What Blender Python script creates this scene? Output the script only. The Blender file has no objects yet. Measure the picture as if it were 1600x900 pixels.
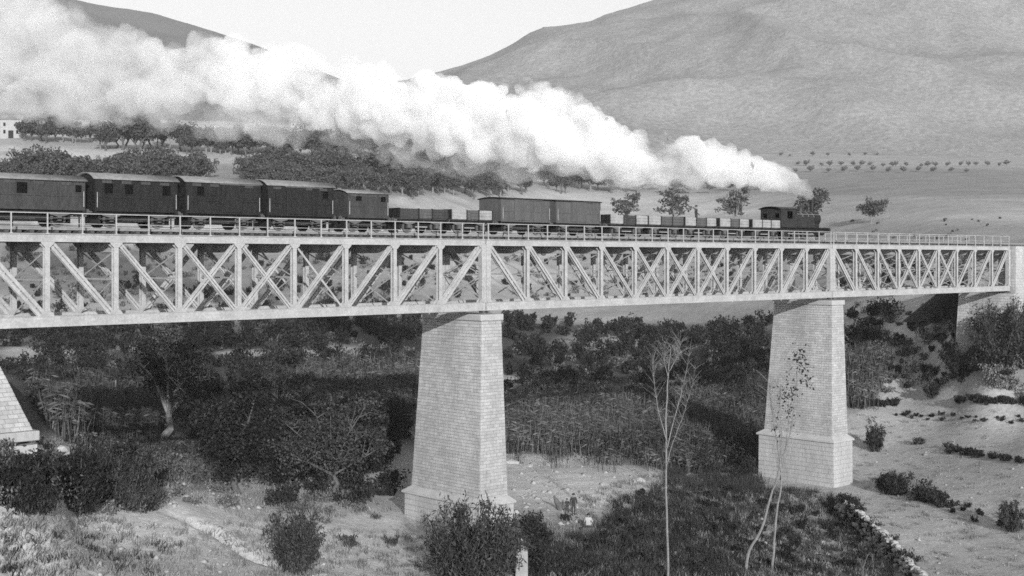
import bpy, bmesh, math, random
import numpy as np
from mathutils import Vector, Matrix

R = math.radians
scene = bpy.context.scene
COL = scene.collection

# ------------------------------------------------------------------ camera
F = 2000.0                 # focal length in pixels of a 1600 px wide frame
HORIZON = 403.0            # image row of the eye level
cam_data = bpy.data.cameras.new("camera")
cam_data.sensor_width = 36.0
cam_data.lens = 36.0 * F / 1600.0
cam_data.shift_y = -(450.0 - HORIZON) / 1600.0
cam_data.clip_start = 0.5
cam_data.clip_end = 20000.0
cam = bpy.data.objects.new("camera", cam_data)
cam.location = (0, 0, 0)
cam.rotation_euler = (R(90), 0, 0)
COL.objects.link(cam)
scene.camera = cam

# ------------------------------------------------------------------ light
SUN_ELEV = 15.0
SUN_DIR = Vector((0.22, -0.975, 0)).normalized()       # horizontal direction towards the sun
world = bpy.data.worlds.new("World")
scene.world = world
world.use_nodes = True
wn, wl = world.node_tree.nodes, world.node_tree.links
bg = wn["Background"]
sky = wn.new("ShaderNodeTexSky")
sky.sky_type = 'NISHITA'
sky.sun_disc = False
sky.sun_elevation = R(SUN_ELEV)
sky.sun_rotation = math.atan2(SUN_DIR.x, SUN_DIR.y)
sky.altitude = 300
sky.dust_density = 2.0
sep = wn.new("ShaderNodeSeparateColor")                 # blue-sensitive plate: the sky as its blue light
wl.new(sky.outputs[0], sep.inputs[0])
wl.new(sep.outputs[2], bg.inputs[0])
bg.inputs[1].default_value = 0.15

sd = bpy.data.lights.new("sun", 'SUN')
sd.energy = 4.6
sd.angle = R(0.6)
sd.color = (1.0, 1.0, 1.0)
sun = bpy.data.objects.new("sun", sd)
ce = math.cos(R(SUN_ELEV))
to_sun = Vector((SUN_DIR.x * ce, SUN_DIR.y * ce, math.sin(R(SUN_ELEV))))
sun.rotation_euler = to_sun.to_track_quat('Z', 'Y').to_euler()
COL.objects.link(sun)

vs = scene.view_settings
scene.display_settings.display_device = 'sRGB'
vs.view_transform = 'Standard'
vs.look = 'None'
vs.exposure = 0.15
vs.gamma = 1.0
vs.use_curve_mapping = False
scene.render.engine = 'CYCLES'
cy = scene.cycles
cy.max_bounces = 16
cy.diffuse_bounces = 3
cy.glossy_bounces = 2
cy.transmission_bounces = 2
cy.volume_bounces = 16
cy.transparent_max_bounces = 8
cy.use_adaptive_sampling = True
cy.adaptive_threshold = 0.025
cy.pixel_filter_type = 'BLACKMAN_HARRIS'
cy.filter_width = 1.6
cy.use_denoising = False
cy.volume_step_rate = 2.0

# ------------------------------------------------------------------ helpers
def px2w(px, py, Y):
    return Vector(((px - 800.0) / F * Y, Y, (HORIZON - py) / F * Y))

def link(o, parent=None):
    COL.objects.link(o)
    if parent is not None:
        o.parent = parent
    return o

def tag(o, label=None, cat=None, group=None, kind=None):
    if label: o["label"] = label
    if cat: o["category"] = cat
    if group: o["group"] = group
    if kind: o["kind"] = kind
    return o

def empty(name, loc=(0, 0, 0), rz=0.0, label=None, cat=None, group=None):
    o = bpy.data.objects.new(name, None)
    o.empty_display_size = 0.2
    o.location = loc
    o.rotation_euler = (0, 0, rz)
    COL.objects.link(o)
    return tag(o, label, cat, group)

def np_mesh(name, verts, faces, mats, smooth=False, attr=None):
    """verts (n,3); faces (m,3|4) array -> mesh, quickly"""
    verts = np.asarray(verts, dtype=np.float32).reshape(-1, 3)
    faces = np.asarray(faces, dtype=np.int32)
    k = faces.shape[1]
    me = bpy.data.meshes.new(name)
    me.vertices.add(len(verts)); me.vertices.foreach_set("co", verts.ravel())
    me.loops.add(faces.size); me.loops.foreach_set("vertex_index", faces.ravel())
    me.polygons.add(len(faces))
    me.polygons.foreach_set("loop_start", np.arange(0, faces.size, k, dtype=np.int32))
    try:
        me.polygons.foreach_set("loop_total", np.full(len(faces), k, dtype=np.int32))
    except Exception:
        pass
    if smooth:
        me.polygons.foreach_set("use_smooth", np.ones(len(faces), dtype=bool))
    for m in (mats if isinstance(mats, (list, tuple)) else [mats]):
        me.materials.append(m)
    if attr is not None:
        for an, vals in attr.items():
            a = me.attributes.new(an, 'FLOAT', 'POINT')
            a.data.foreach_set("value", np.asarray(vals, dtype=np.float32))
    me.update(calc_edges=True)
    return me

BOXF = np.array([[0, 3, 2, 1], [4, 5, 6, 7], [0, 1, 5, 4], [1, 2, 6, 5], [2, 3, 7, 6], [3, 0, 4, 7]])
class MB:
    """collects convex pieces into one mesh"""
    def __init__(self):
        self.v = []; self.f = []
    def hexa(self, c):
        n = len(self.v)
        self.v += [tuple(p) for p in c]
        self.f += [tuple(int(i) + n for i in q) for q in BOXF]
        return self
    def box(self, x0, x1, y0, y1, z0, z1):
        return self.hexa([(x0, y0, z0), (x1, y0, z0), (x1, y1, z0), (x0, y1, z0), (x0, y0, z1), (x1, y0, z1), (x1, y1, z1), (x0, y1, z1)])
    def bar(self, a, b, w, d, up=(0, 1, 0)):
        """bar from a to b, w across, d along the direction 'up'"""
        a = Vector(a); b = Vector(b); u = (b - a).normalized()
        n = Vector(up); n = (n - u * n.dot(u)).normalized(); s = u.cross(n)
        c = []
        for p in (a, b):
            c.append([p - s * w / 2 - n * d / 2, p + s * w / 2 - n * d / 2, p + s * w / 2 + n * d / 2, p - s * w / 2 + n * d / 2])
        return self.hexa(c[0] + c[1])
    def tube(self, pts, radii, sides=6, cap=True):
        n0 = len(self.v)
        pts = [Vector(p) for p in pts]
        prev = None
        for i, p in enumerate(pts):
            d = (pts[min(i + 1, len(pts) - 1)] - pts[max(i - 1, 0)])
            d = d.normalized() if d.length > 1e-9 else Vector((0, 0, 1))
            ref = prev if prev is not None else (Vector((1, 0, 0)) if abs(d.x) < 0.8 else Vector((0, 1, 0)))
            s = (ref - d * ref.dot(d)).normalized(); prev = s
            t = d.cross(s)
            for k in range(sides):
                a = 2 * math.pi * k / sides
                self.v.append(tuple(p + (s * math.cos(a) + t * math.sin(a)) * radii[i]))
        for i in range(len(pts) - 1):
            for k in range(sides):
                k2 = (k + 1) % sides
                self.f.append((n0 + i * sides + k, n0 + i * sides + k2, n0 + (i + 1) * sides + k2, n0 + (i + 1) * sides + k))
        if cap:
            self.f.append(tuple(n0 + k for k in reversed(range(sides))))
            self.f.append(tuple(n0 + (len(pts) - 1) * sides + k for k in range(sides)))
        return self
    def prism(self, poly, y0, y1):
        """polygon in x,z extruded along y"""
        n = len(self.v); k = len(poly)
        self.v += [(x, y0, z) for x, z in poly] + [(x, y1, z) for x, z in poly]
        self.f.append(tuple(n + i for i in range(k)))
        self.f.append(tuple(n + k + i for i in reversed(range(k))))
        for i in range(k):
            j = (i + 1) % k
            self.f.append((n + j, n + i, n + k + i, n + k + j))
        return self
    def mesh(self, name, mat, smooth=False):
        me = bpy.data.meshes.new(name)
        me.from_pydata(self.v, [], self.f)
        me.materials.append(mat)
        if smooth:
            me.polygons.foreach_set("use_smooth", np.ones(len(me.polygons), dtype=bool))
        me.update()
        bm = bmesh.new(); bm.from_mesh(me)
        bmesh.ops.recalc_face_normals(bm, faces=bm.faces)
        bm.to_mesh(me); bm.free()
        return me
    def build(self, name, mat, parent=None, smooth=False, loc=None):
        o = bpy.data.objects.new(name, self.mesh(name, mat, smooth))
        if loc is not None: o.location = loc
        return link(o, parent)

def obj(name, me, parent=None, loc=None):
    o = bpy.data.objects.new(name, me)
    if loc is not None: o.location = loc
    return link(o, parent)

def bevel(o, w=0.02, seg=2):
    m = o.modifiers.new("bevel", 'BEVEL'); m.width = w; m.segments = seg; m.limit_method = 'ANGLE'
    return o

# ------------------------------------------------------------------ materials (the plate is monochrome: all greys)
def material(name, base, var=0.15, scale=3.0, rough=0.8, bump=0.0, bscale=30.0, detail=6.0, island=0.0, fine=0.0, fscale=60.0, coords='Object', spec=0.2, translucent=0.0, stretch=(1, 1, 1)):
    m = bpy.data.materials.new(name)
    m.use_nodes = True
    nt = m.node_tree; n = nt.nodes; l = nt.links
    b = n["Principled BSDF"]
    b.inputs["Roughness"].default_value = rough
    b.inputs["Specular IOR Level"].default_value = spec
    tc = n.new("ShaderNodeTexCoord")
    mp = n.new("ShaderNodeMapping"); mp.inputs["Scale"].default_value = stretch
    l.new(tc.outputs[coords], mp.inputs[0])
    nz = n.new("ShaderNodeTexNoise"); nz.inputs["Scale"].default_value = scale; nz.inputs["Detail"].default_value = detail
    nz.inputs["Roughness"].default_value = 0.65
    l.new(mp.outputs[0], nz.inputs["Vector"])
    mr = n.new("ShaderNodeMapRange")
    mr.inputs["From Min"].default_value = 0.28; mr.inputs["From Max"].default_value = 0.72
    mr.inputs["To Min"].default_value = base * (1 - var); mr.inputs["To Max"].default_value = base * (1 + var)
    l.new(nz.outputs[0], mr.inputs[0])
    val = mr.outputs[0]
    if fine > 0:
        nf = n.new("ShaderNodeTexNoise"); nf.inputs["Scale"].default_value = fscale; nf.inputs["Detail"].default_value = 3
        l.new(mp.outputs[0], nf.inputs["Vector"])
        m2 = n.new("ShaderNodeMapRange"); m2.inputs["From Min"].default_value = 0.3; m2.inputs["From Max"].default_value = 0.7
        m2.inputs["To Min"].default_value = 1 - fine; m2.inputs["To Max"].default_value = 1 + fine
        l.new(nf.outputs[0], m2.inputs[0])
        mm = n.new("ShaderNodeMath"); mm.operation = 'MULTIPLY'
        l.new(val, mm.inputs[0]); l.new(m2.outputs[0], mm.inputs[1]); val = mm.outputs[0]
    if island > 0:
        ge = n.new("ShaderNodeNewGeometry")
        m3 = n.new("ShaderNodeMapRange"); m3.inputs["To Min"].default_value = 1 - island; m3.inputs["To Max"].default_value = 1 + island
        l.new(ge.outputs["Random Per Island"], m3.inputs[0])
        mm = n.new("ShaderNodeMath"); mm.operation = 'MULTIPLY'
        l.new(val, mm.inputs[0]); l.new(m3.outputs[0], mm.inputs[1]); val = mm.outputs[0]
    l.new(val, b.inputs["Base Color"])
    if bump > 0:
        nb = n.new("ShaderNodeTexNoise"); nb.inputs["Scale"].default_value = bscale; nb.inputs["Detail"].default_value = 5
        l.new(mp.outputs[0], nb.inputs["Vector"])
        bp = n.new("ShaderNodeBump"); bp.inputs["Strength"].default_value = bump; bp.inputs["Distance"].default_value = 0.05
        l.new(nb.outputs[0], bp.inputs["Height"]); l.new(bp.outputs[0], b.inputs["Normal"])
    if translucent > 0:
        out = n["Material Output"]
        tr = n.new("ShaderNodeBsdfTranslucent"); l.new(val, tr.inputs[0])
        mx = n.new("ShaderNodeMixShader"); mx.inputs[0].default_value = translucent
        l.new(b.outputs[0], mx.inputs[1]); l.new(tr.outputs[0], mx.inputs[2]); l.new(mx.outputs[0], out.inputs[0])
    return m

M = {}
M['iron'] = material("painted_iron", 0.33, 0.2, 0.9, 0.6, 0.1, 20, fine=0.14, fscale=7)
M['iron_dark'] = material("bare_iron", 0.10, 0.3, 2.0, 0.6)
M['rail'] = material("rail_steel", 0.22, 0.2, 2.0, 0.4)
M['timber'] = material("sleeper_timber", 0.07, 0.3, 2.0, 0.9, 0.2)
M['stone'] = material("pier_stone", 0.35, 0.24, 0.40, 0.9, 0.5, 7, island=0.11, fine=0.10, fscale=5, stretch=(1, 1, 0.35))
M['mortar'] = material("mortar", 0.235, 0.15, 1.0, 0.95)
M['cap'] = material("dressed_stone", 0.36, 0.12, 0.9, 0.85, 0.2, 9, fine=0.08, fscale=6)
M['rubble'] = material("rubble_stone", 0.30, 0.2, 1.5, 0.9, 0.4, 8, island=0.22)
M['dark_paint'] = material("dark_wagon_paint", 0.016, 0.35, 1.4, 0.7, fine=0.25, fscale=5, stretch=(2.2, 2.2, 0.5))
M['mid_paint'] = material("weathered_wagon_paint", 0.043, 0.28, 1.3, 0.75, fine=0.2, fscale=5, stretch=(2.2, 2.2, 0.5))
M['grey_paint'] = material("grey_wagon_paint", 0.08, 0.2, 1.2, 0.75, fine=0.15, fscale=6, stretch=(2.2, 2.2, 0.5))
M['light_paint'] = material("pale_wagon_boards", 0.26, 0.2, 1.2, 0.8, fine=0.15, fscale=6)
M['roof'] = material("wagon_roof", 0.20, 0.2, 1.0, 0.8, fine=0.12, fscale=4)
M['black'] = material("soot_black", 0.018, 0.3, 2.0, 0.5)
M['loco'] = material("locomotive_paint", 0.025, 0.3, 2.0, 0.45)
M['glass'] = material("dark_pane", 0.004, 0.1, 1.0, 0.6, spec=0.1)
M['bark'] = material("pale_bark", 0.18, 0.3, 2.5, 0.9, 0.3, 12, fine=0.25, fscale=12)
M['bark_dark'] = material("dark_bark", 0.10, 0.3, 2.0, 0.9, 0.3, 12)
M['bark_mid'] = material("grey_bark", 0.09, 0.3, 2.5, 0.9, 0.3, 12, fine=0.25, fscale=12)
M['leaf'] = material("dark_leaves", 0.023, 0.6, 0.22, 0.6, island=0.5, translucent=0.15)
M['leaf_mid'] = material("olive_leaves", 0.05, 0.45, 0.3, 0.6, island=0.45, translucent=0.15)
M['leaf_far'] = material("distant_leaves", 0.07, 0.3, 0.2, 0.7, island=0.4, translucent=0.1)
M['leaf_orch'] = material("orchard_leaves", 0.13, 0.3, 0.2, 0.7, island=0.4, translucent=0.1)
M['reed'] = material("cane_reeds", 0.075, 0.7, 0.10, 0.8, island=0.75, translucent=0.15, coords='Object')
M['brush'] = material("dry_brush", 0.12, 0.5, 0.15, 0.8, island=0.55, translucent=0.1)
M['weeds'] = material("dark_weeds", 0.036, 0.6, 0.18, 0.8, island=0.6, translucent=0.1)
M['dry'] = material("dry_grass", 0.20, 0.35, 0.2, 0.9, island=0.35, translucent=0.15)
M['plaster'] = material("whitewash", 0.32, 0.12, 0.5, 0.9)
M['tile'] = material("roof_tiles", 0.2, 0.2, 2.0, 0.9)

# ------------------------------------------------------------------ terrain
CTRL = []
for px in (-500, 0, 400, 800, 1200, 1600, 2100):
    CTRL += [(px, 1100, 8), (px, 1000, 30), (px, 955, 50)]
CTRL += [(-500, 880, 60), (0, 905, 62), (200, 905, 68), (400, 902, 76), (650, 903, 80), (800, 908, 82), (1050, 907, 86), (1250, 907, 90), (1400, 907, 92), (1500, 905, 92), (1600, 905, 90), (2100, 905, 84),
 (-500, 600, 70), (0, 770, 67), (0, 698, 69), (45, 698, 72), (85, 722, 75), (100, 800, 75), (200, 778, 84), (300, 805, 84), (230, 742, 96), (330, 765, 98), (420, 803, 92), (540, 812, 93), (620, 832, 93), (700, 848, 92), (800, 833, 98), (850, 802, 103),
 (150, 692, 105), (250, 690, 128), (370, 770, 107), (480, 745, 112), (600, 762, 112), (850, 748, 118), (900, 722, 132), (1000, 735, 127), (1100, 760, 119), (1190, 766, 122), (1000, 802, 105), (1050, 852, 96), (1200, 832, 105), (1300, 802, 113),
 (1330, 768, 122), (1400, 740, 131), (1450, 805, 110), (1500, 850, 101), (1550, 780, 113), (1600, 760, 114), (1600, 700, 128), (1500, 705, 134), (1450, 690, 142), (1600, 648, 141), (1500, 648, 147), (1500, 625, 151), (1450, 640, 154), (1450, 600, 161), (1350, 640, 158), (1600, 600, 146), (1600, 550, 150), (1500, 580, 155), (1450, 560, 167), (1380, 535, 176), (1540, 508, 154), (1600, 492, 152.5), (1500, 528, 159), (2100, 760, 105), (2100, 500, 140),
 (1640, 470, 156),
 (1450, 470, 190), (1450, 420, 205), (1450, 383, 225), (1450, 345, 290), (1450, 300, 430), (1450, 275, 600), (1450, 258, 760), (1450, 240, 1000),
 (1600, 420, 175), (1600, 380, 200), (1600, 345, 280), (1600, 300, 430), (1600, 258, 760), (1600, 240, 1000), (2100, 400, 200), (2100, 300, 430), (2100, 240, 1000),
 (1200, 640, 168), (1200, 560, 215), (1200, 500, 255), (1200, 470, 280), (1200, 430, 310), (1200, 395, 340), (1200, 350, 400), (1200, 320, 500), (1200, 290, 620), (1200, 255, 820), (1200, 238, 1000),
 (900, 660, 162), (900, 600, 200), (900, 560, 240), (900, 515, 295), (900, 485, 320), (900, 440, 370), (900, 400, 420), (900, 345, 510), (900, 310, 600), (900, 280, 700), (900, 250, 850), (900, 235, 1000),
 (600, 690, 132), (600, 620, 175), (600, 560, 220), (600, 520, 255), (600, 470, 290), (600, 430, 320), (600, 390, 350), (600, 330, 390), (600, 300, 420), (600, 260, 490), (600, 222, 700), (600, 205, 1000),
 (300, 640, 145), (300, 580, 175), (300, 540, 205), (300, 500, 235), (300, 460, 270), (300, 430, 290), (300, 390, 320), (300, 300, 370), (300, 262, 420), (300, 238, 460), (300, 212, 580), (300, 190, 1000),
 (0, 640, 118), (0, 600, 145), (0, 565, 180), (0, 520, 215), (0, 480, 245), (0, 440, 270), (0, 390, 300), (0, 300, 350), (0, 255, 400), (0, 225, 440), (0, 208, 560), (0, 190, 1000),
 (-500, 500, 150), (-500, 400, 250), (-500, 300, 350), (-500, 230, 500), (-500, 190, 1000)]
C = np.array(CTRL, dtype=float)
def tps_xy(px, Y):
    return np.stack([np.clip(px, -500, 2100) / 330.0, 3.0 * np.log(np.clip(Y, 8, 1000))], axis=-1)
def tps_k(d2):
    return 0.5 * d2 * np.log(d2 + 1e-9)
_P = tps_xy(C[:, 0], C[:, 2])
_n = len(_P)
_D = ((_P[:, None] - _P[None]) ** 2).sum(-1)
_A = np.zeros((_n + 3, _n + 3)); _A[:_n, :_n] = tps_k(_D) + np.eye(_n) * 0.004
_A[:_n, _n] = 1; _A[:_n, _n + 1:] = _P; _A[_n, :_n] = 1; _A[_n + 1:, :_n] = _P.T
_w = np.linalg.solve(_A, np.r_[C[:, 1], 0, 0, 0])

def vnoise(x, y, seed=0):
    """smooth value noise, numpy"""
    xi = np.floor(x).astype(np.int64); yi = np.floor(y).astype(np.int64)
    fx = x - xi; fy = y - yi
    fx = fx * fx * (3 - 2 * fx); fy = fy * fy * (3 - 2 * fy)
    def h(a, b):
        n = (a * 374761393 + b * 668265263 + seed * 1442695041) & 0x7fffffff
        n = (n ^ (n >> 13)) * 1274126177 & 0x7fffffff
        return ((n ^ (n >> 16)) & 0xffff) / 65535.0
    return (h(xi, yi) * (1 - fx) + h(xi + 1, yi) * fx) * (1 - fy) + (h(xi, yi + 1) * (1 - fx) + h(xi + 1, yi + 1) * fx) * fy - 0.5
def fbm(x, y, seed=0, octv=4):
    s = 0; a = 1.0
    for k in range(octv):
        s = s + a * vnoise(x * 2 ** k, y * 2 ** k, seed + k * 17); a *= 0.5
    return s

# low dry-stone terrace edge on the right bank, from the far pier towards the viewer
WALL = [px2w(x, y, Y) for x, y, Y in ((1300, 766, 121), (1340, 800, 113), (1375, 832, 106), (1405, 862, 100), (1440, 900, 93), (1470, 940, 87))]
def wall_side(X, Y):
    """x of the terrace edge at depth Y"""
    ys = np.array([p.y for p in WALL][::-1]); xs = np.array([p.x for p in WALL][::-1])
    return X - np.interp(Y, ys, xs)

def ground_z(X, Y, detail=True):
    X = np.asarray(X, float); Y = np.asarray(Y, float)
    Yc = np.maximum(Y, 8.0)
    px = 800 + F * X / Yc
    q = tps_xy(px, Yc)
    shp = q.shape[:-1]; q = q.reshape(-1, 2)
    out = np.empty(len(q))
    for i in range(0, len(q), 20000):
        d2 = ((q[i:i + 20000, None] - _P[None]) ** 2).sum(-1)
        out[i:i + 20000] = tps_k(d2) @ _w[:_n] + _w[_n] + q[i:i + 20000] @ _w[_n + 1:]
    py = out.reshape(shp)
    z = (HORIZON - py) / F * Yc
    if detail:
        fade = np.clip((Yc - 20) / 40, 0, 1)
        z = z + fade * (0.5 * fbm(X / 9.0, Y / 9.0, 3, 5) * np.clip(1.15 - (X - 22) / 10, 0.3, 1) + 0.9 * np.clip(1.15 - (X - 22) / 10, 0.4, 1) * fbm(X / 34.0, Y / 34.0, 9, 3) * np.clip(Yc / 150, 0.3, 3))
        # cart rut worn across the left foreground, a small bank on its far side
        rx = np.interp(Y, [76.0, 78.5, 80.0, 82.0, 84.0], [-7.5, -12.5, -15.5, -18.0, -22.0]); dd = (X - rx) * 0.55
        z = z + np.clip((Y - 75) / 2, 0, 1) * np.clip((86 - Y) / 3, 0, 1) * (-0.6 * np.exp(-(dd / 0.4) ** 2) + 0.1 * np.exp(-((dd - 0.9) / 0.6) ** 2))
        # step down to the left of the dry-stone terrace edge
        m = np.clip((Y - 84) / 4, 0, 1) * np.clip((121 - Y) / 3, 0, 1)
        z = z - m * 1.25 * np.clip((0.25 - wall_side(X, Y)) / 0.5, 0, 1) * np.clip((wall_side(X, Y) + 14) / 12, 0, 1)
    return z

# table used to stand things on the ground where the eye meets it
_tpx = np.linspace(-100, 1700, 181)
_tY = np.exp(np.linspace(math.log(55), math.log(1000), 500))
_tX = (_tpx[None, :] - 800) / F * _tY[:, None]
_tpy = HORIZON - F * ground_z(_tX, np.broadcast_to(_tY[:, None], _tX.shape)) / _tY[:, None]
def spot(px, py):
    """ground point seen at image position px,py -> Vector"""
    c = (px + 100) / 10.0
    c0 = int(np.clip(math.floor(c), 0, 179)); fr = c - c0
    col = _tpy[:, c0] * (1 - fr) + _tpy[:, c0 + 1] * fr
    i = int(np.argmax(col <= py)) if (col <= py).any() else len(col) - 1
    if i == 0: Y = _tY[0]
    else:
        a, b = col[i - 1], col[i]
        Y = _tY[i - 1] + (_tY[i] - _tY[i - 1]) * (0 if a == b else np.clip((a - py) / (a - b), 0, 1))
    X = (px - 800) / F * Y
    return Vector((X, Y, (HORIZON - py) / F * Y))

NC, NR = 520, 520
uu = np.r_[np.linspace(-1.5, -0.46, 30), np.linspace(-0.45, 0.45, NC - 60), np.linspace(0.46, 1.5, 30)]
YY = np.r_[np.exp(np.linspace(math.log(6), math.log(58), 30)), np.exp(np.linspace(math.log(59), math.log(1200), NR - 50)), np.exp(np.linspace(math.log(1230), math.log(3400), 20))]
GX = uu[None, :] * YY[:, None]; GY = np.broadcast_to(YY[:, None], GX.shape).copy()
GZ = ground_z(GX, GY)
# what the soil is made of: river sand, silt under the scrub, ploughed and stubble fields
gpx = 800 + F * GX / GY; gpy = HORIZON - F * GZ / GY
ALB = np.full(GX.shape, 0.38)
def patch(cx, cy, rx, ry, val, soft=0.35, wob=0.35):
    n = fbm(gpx / (rx * 0.5), gpy / (ry * 0.5), int(cx + cy) % 97, 4)
    d = np.sqrt(((gpx - cx) / rx) ** 2 + ((gpy - cy) / ry) ** 2) + wob * n
    k = np.clip((1 + soft - d) / (2 * soft), 0, 1); k = k * k * (3 - 2 * k)
    ALB[:] = ALB * (1 - k) + val * k
# silt and leaf litter of the scrub in the valley
patch(650, 590, 900, 110, 0.085); patch(300, 640, 460, 110, 0.07); patch(1000, 580, 330, 100, 0.075); patch(1420, 530, 110, 90, 0.42)
patch(1150, 840, 330, 75, 0.085); patch(1330, 850, 70, 70, 0.075); patch(1240, 835, 90, 36, 0.27); patch(1130, 885, 60, 22, 0.30); patch(1060, 815, 40, 8, 0.26)
# sand
patch(900, 760, 130, 48, 0.46); patch(1480, 770, 190, 170, 0.37); patch(1500, 600, 190, 35, 0.38); patch(300, 850, 560, 62, 0.46); patch(620, 850, 180, 60, 0.45); patch(80, 705, 70, 30, 0.42)
patch(60, 555, 75, 14, 0.34); patch(520, 548, 60, 10, 0.30); patch(380, 552, 40, 6, 0.36); patch(1050, 600, 60, 8, 0.30); patch(800, 595, 40, 10, 0.40); patch(960, 535, 80, 22, 0.30); patch(300, 735, 110, 22, 0.26)
patch(820, 720, 50, 14, 0.5)
patch(1585, 570, 60, 36, 0.20)
# far bank and fields
patch(950, 490, 260, 16, 0.30); patch(500, 430, 900, 45, 0.22); patch(1100, 420, 500, 45, 0.36)
patch(380, 275, 480, 60, 0.25); patch(200, 243, 330, 15, 0.40, wob=0.2); patch(585, 259, 60, 6, 0.42); patch(1000, 318, 260, 20, 0.45, wob=0.15); patch(690, 316, 90, 10, 0.36)
patch(1450, 285, 500, 26, 0.24, wob=0.1); patch(1420, 320, 300, 14, 0.32); patch(1480, 252, 500, 10, 0.33, wob=0.1); patch(1500, 370, 300, 22, 0.30)
k = np.clip((YY[:, None] - 900) / 300, 0, 1); ALB = ALB * (1 - k) + 0.2 * k
gi = np.arange(len(YY) * len(uu)).reshape(len(YY), len(uu))
quads = np.stack([gi[:-1, :-1], gi[:-1, 1:], gi[1:, 1:], gi[1:, :-1]], -1).reshape(-1, 4)

def soil_material():
    m = bpy.data.materials.new("soil"); m.use_nodes = True
    nt = m.node_tree; n = nt.nodes; l = nt.links; b = n["Principled BSDF"]
    b.inputs["Roughness"].default_value = 0.95; b.inputs["Specular IOR Level"].default_value = 0.1
    at = n.new("ShaderNodeAttribute"); at.attribute_name = "soil"
    tc = n.new("ShaderNodeTexCoord")
    def nz(scale, det, lo, hi, f0=0.3, f1=0.7):
        t = n.new("ShaderNodeTexNoise"); t.inputs["Scale"].default_value = scale; t.inputs["Detail"].default_value = det; t.inputs["Roughness"].default_value = 0.7
        l.new(tc.outputs["Object"], t.inputs["Vector"])
        r = n.new("ShaderNodeMapRange"); r.inputs["From Min"].default_value = f0; r.inputs["From Max"].default_value = f1; r.inputs["To Min"].default_value = lo; r.inputs["To Max"].default_value = hi
        l.new(t.outputs[0], r.inputs[0]); return r.outputs[0]
    def mul(a, c):
        k = n.new("ShaderNodeMath"); k.operation = 'MULTIPLY'; l.new(a, k.inputs[0]); l.new(c, k.inputs[1]); return k.outputs[0]
    v = mul(at.outputs["Fac"], nz(0.06, 5, 0.82, 1.18))
    v = mul(v, nz(0.6, 6, 0.85, 1.15))
    v = mul(v, nz(2.6, 5, 0.8, 1.18))
    # weeds and stones: sparse dark specks
    v = mul(v, nz(0.9, 8, 0.6, 1.0, 0.32, 0.42))
    l.new(v, b.inputs["Base Color"])
    t = n.new("ShaderNodeTexNoise"); t.inputs["Scale"].default_value = 1.4; t.inputs["Detail"].default_value = 8; t.inputs["Roughness"].default_value = 0.7
    l.new(tc.outputs["Object"], t.inputs["Vector"])
    bp = n.new("ShaderNodeBump"); bp.inputs["Strength"].default_value = 0.7; bp.inputs["Distance"].default_value = 0.16
    l.new(t.outputs[0], bp.inputs["Height"]); l.new(bp.outputs[0], b.inputs["Normal"])
    return m
M['soil'] = soil_material()
terrain = obj("terrain", np_mesh("terrain", np.stack([GX, GY, GZ], -1), quads, M['soil'], True, {"soil": ALB.ravel()}))
tag(terrain, "sandy valley floor, banks and fields under the bridge", kind="structure")

# ------------------------------------------------------------------ mountains
def mountain_material(name, base):
    m = material(name, base, 0.16, 0.009, 0.95, 0.3, 0.03, detail=10, fine=0.34, fscale=0.22, spec=0.05)
    for nd in m.node_tree.nodes:
        if nd.type == 'BUMP': nd.inputs["Distance"].default_value = 14.0
        if nd.type == 'TEX_NOISE': nd.inputs["Detail"].default_value = 10; nd.inputs["Roughness"].default_value = 0.72
    return m
def mountain(name, label, skyline, footY, ridgeY, foot_py, mat, amp, seed, px0, px1, n=300):
    sx = np.array([a for a, _ in skyline], float); sy = np.array([b for _, b in skyline], float)
    pxs = np.linspace(px0, px1, n)
    sk = np.interp(pxs, sx, sy)
    sk = sk + 2.0 * fbm(pxs / 40.0, pxs * 0 + 3.1, seed, 4)
    vv = np.r_[np.linspace(0, 1, 150), np.linspace(1.03, 1.9, 20)]
    V = vv[:, None]
    Y = footY + (ridgeY - footY) * V
    e = np.where(V <= 1, V ** 1.15, 1 - (V - 1) * 0.9)
    zr = (HORIZON - sk)[None, :] / F * ridgeY
    zf = (HORIZON - foot_py) / F * footY - 6
    X = (pxs[None, :] - 800) / F * Y
    Yb = np.broadcast_to(Y, X.shape)
    taper = np.sin(np.clip(V, 0, 1) * math.pi) ** 0.8
    ridged = -np.abs(fbm(X / 230.0 + Yb / 600.0, Yb / 420.0, seed + 5, 3)) * 2.2
    Z = zf + (zr - zf) * e + taper * amp * (0.8 + ridged + 0.4 * fbm(X / 90.0, Yb / 120.0, seed, 5))
    g = np.arange(len(vv) * n).reshape(len(vv), n)
    q = np.stack([g[:-1, :-1], g[:-1, 1:], g[1:, 1:], g[1:, :-1]], -1).reshape(-1, 4)
    o = obj(name, np_mesh(name, np.stack([X, Yb, Z], -1), q, mat, True))
    return tag(o, label, kind="structure")
mountain("mountain", "broad bare mountain slope behind the bridge on the right",
         [(100, 260), (380, 205), (450, 185), (560, 150), (620, 130), (680, 112), (720, 104), (760, 88), (800, 70), (830, 50), (850, 42), (890, 39), (920, 36), (960, 19), (1020, 0), (1100, -30), (1250, -70), (1450, -100), (1700, -110), (2100, -60), (2700, 80), (3300, 200)],
         930, 1700, 236, mountain_material("mountain_scrub", 0.255), 38, 4, 100, 3300)
mountain("mountain", "dark far ridge at upper left behind the smoke",
         [(-1500, 100), (-600, -60), (-200, -45), (75, -10), (150, 6), (240, 21), (330, 47), (385, 66), (450, 90), (560, 135), (700, 185), (900, 225)],
         1500, 2700, 195, mountain_material("far_ridge_scrub", 0.12), 25, 21, -1500, 900, 200)

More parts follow.
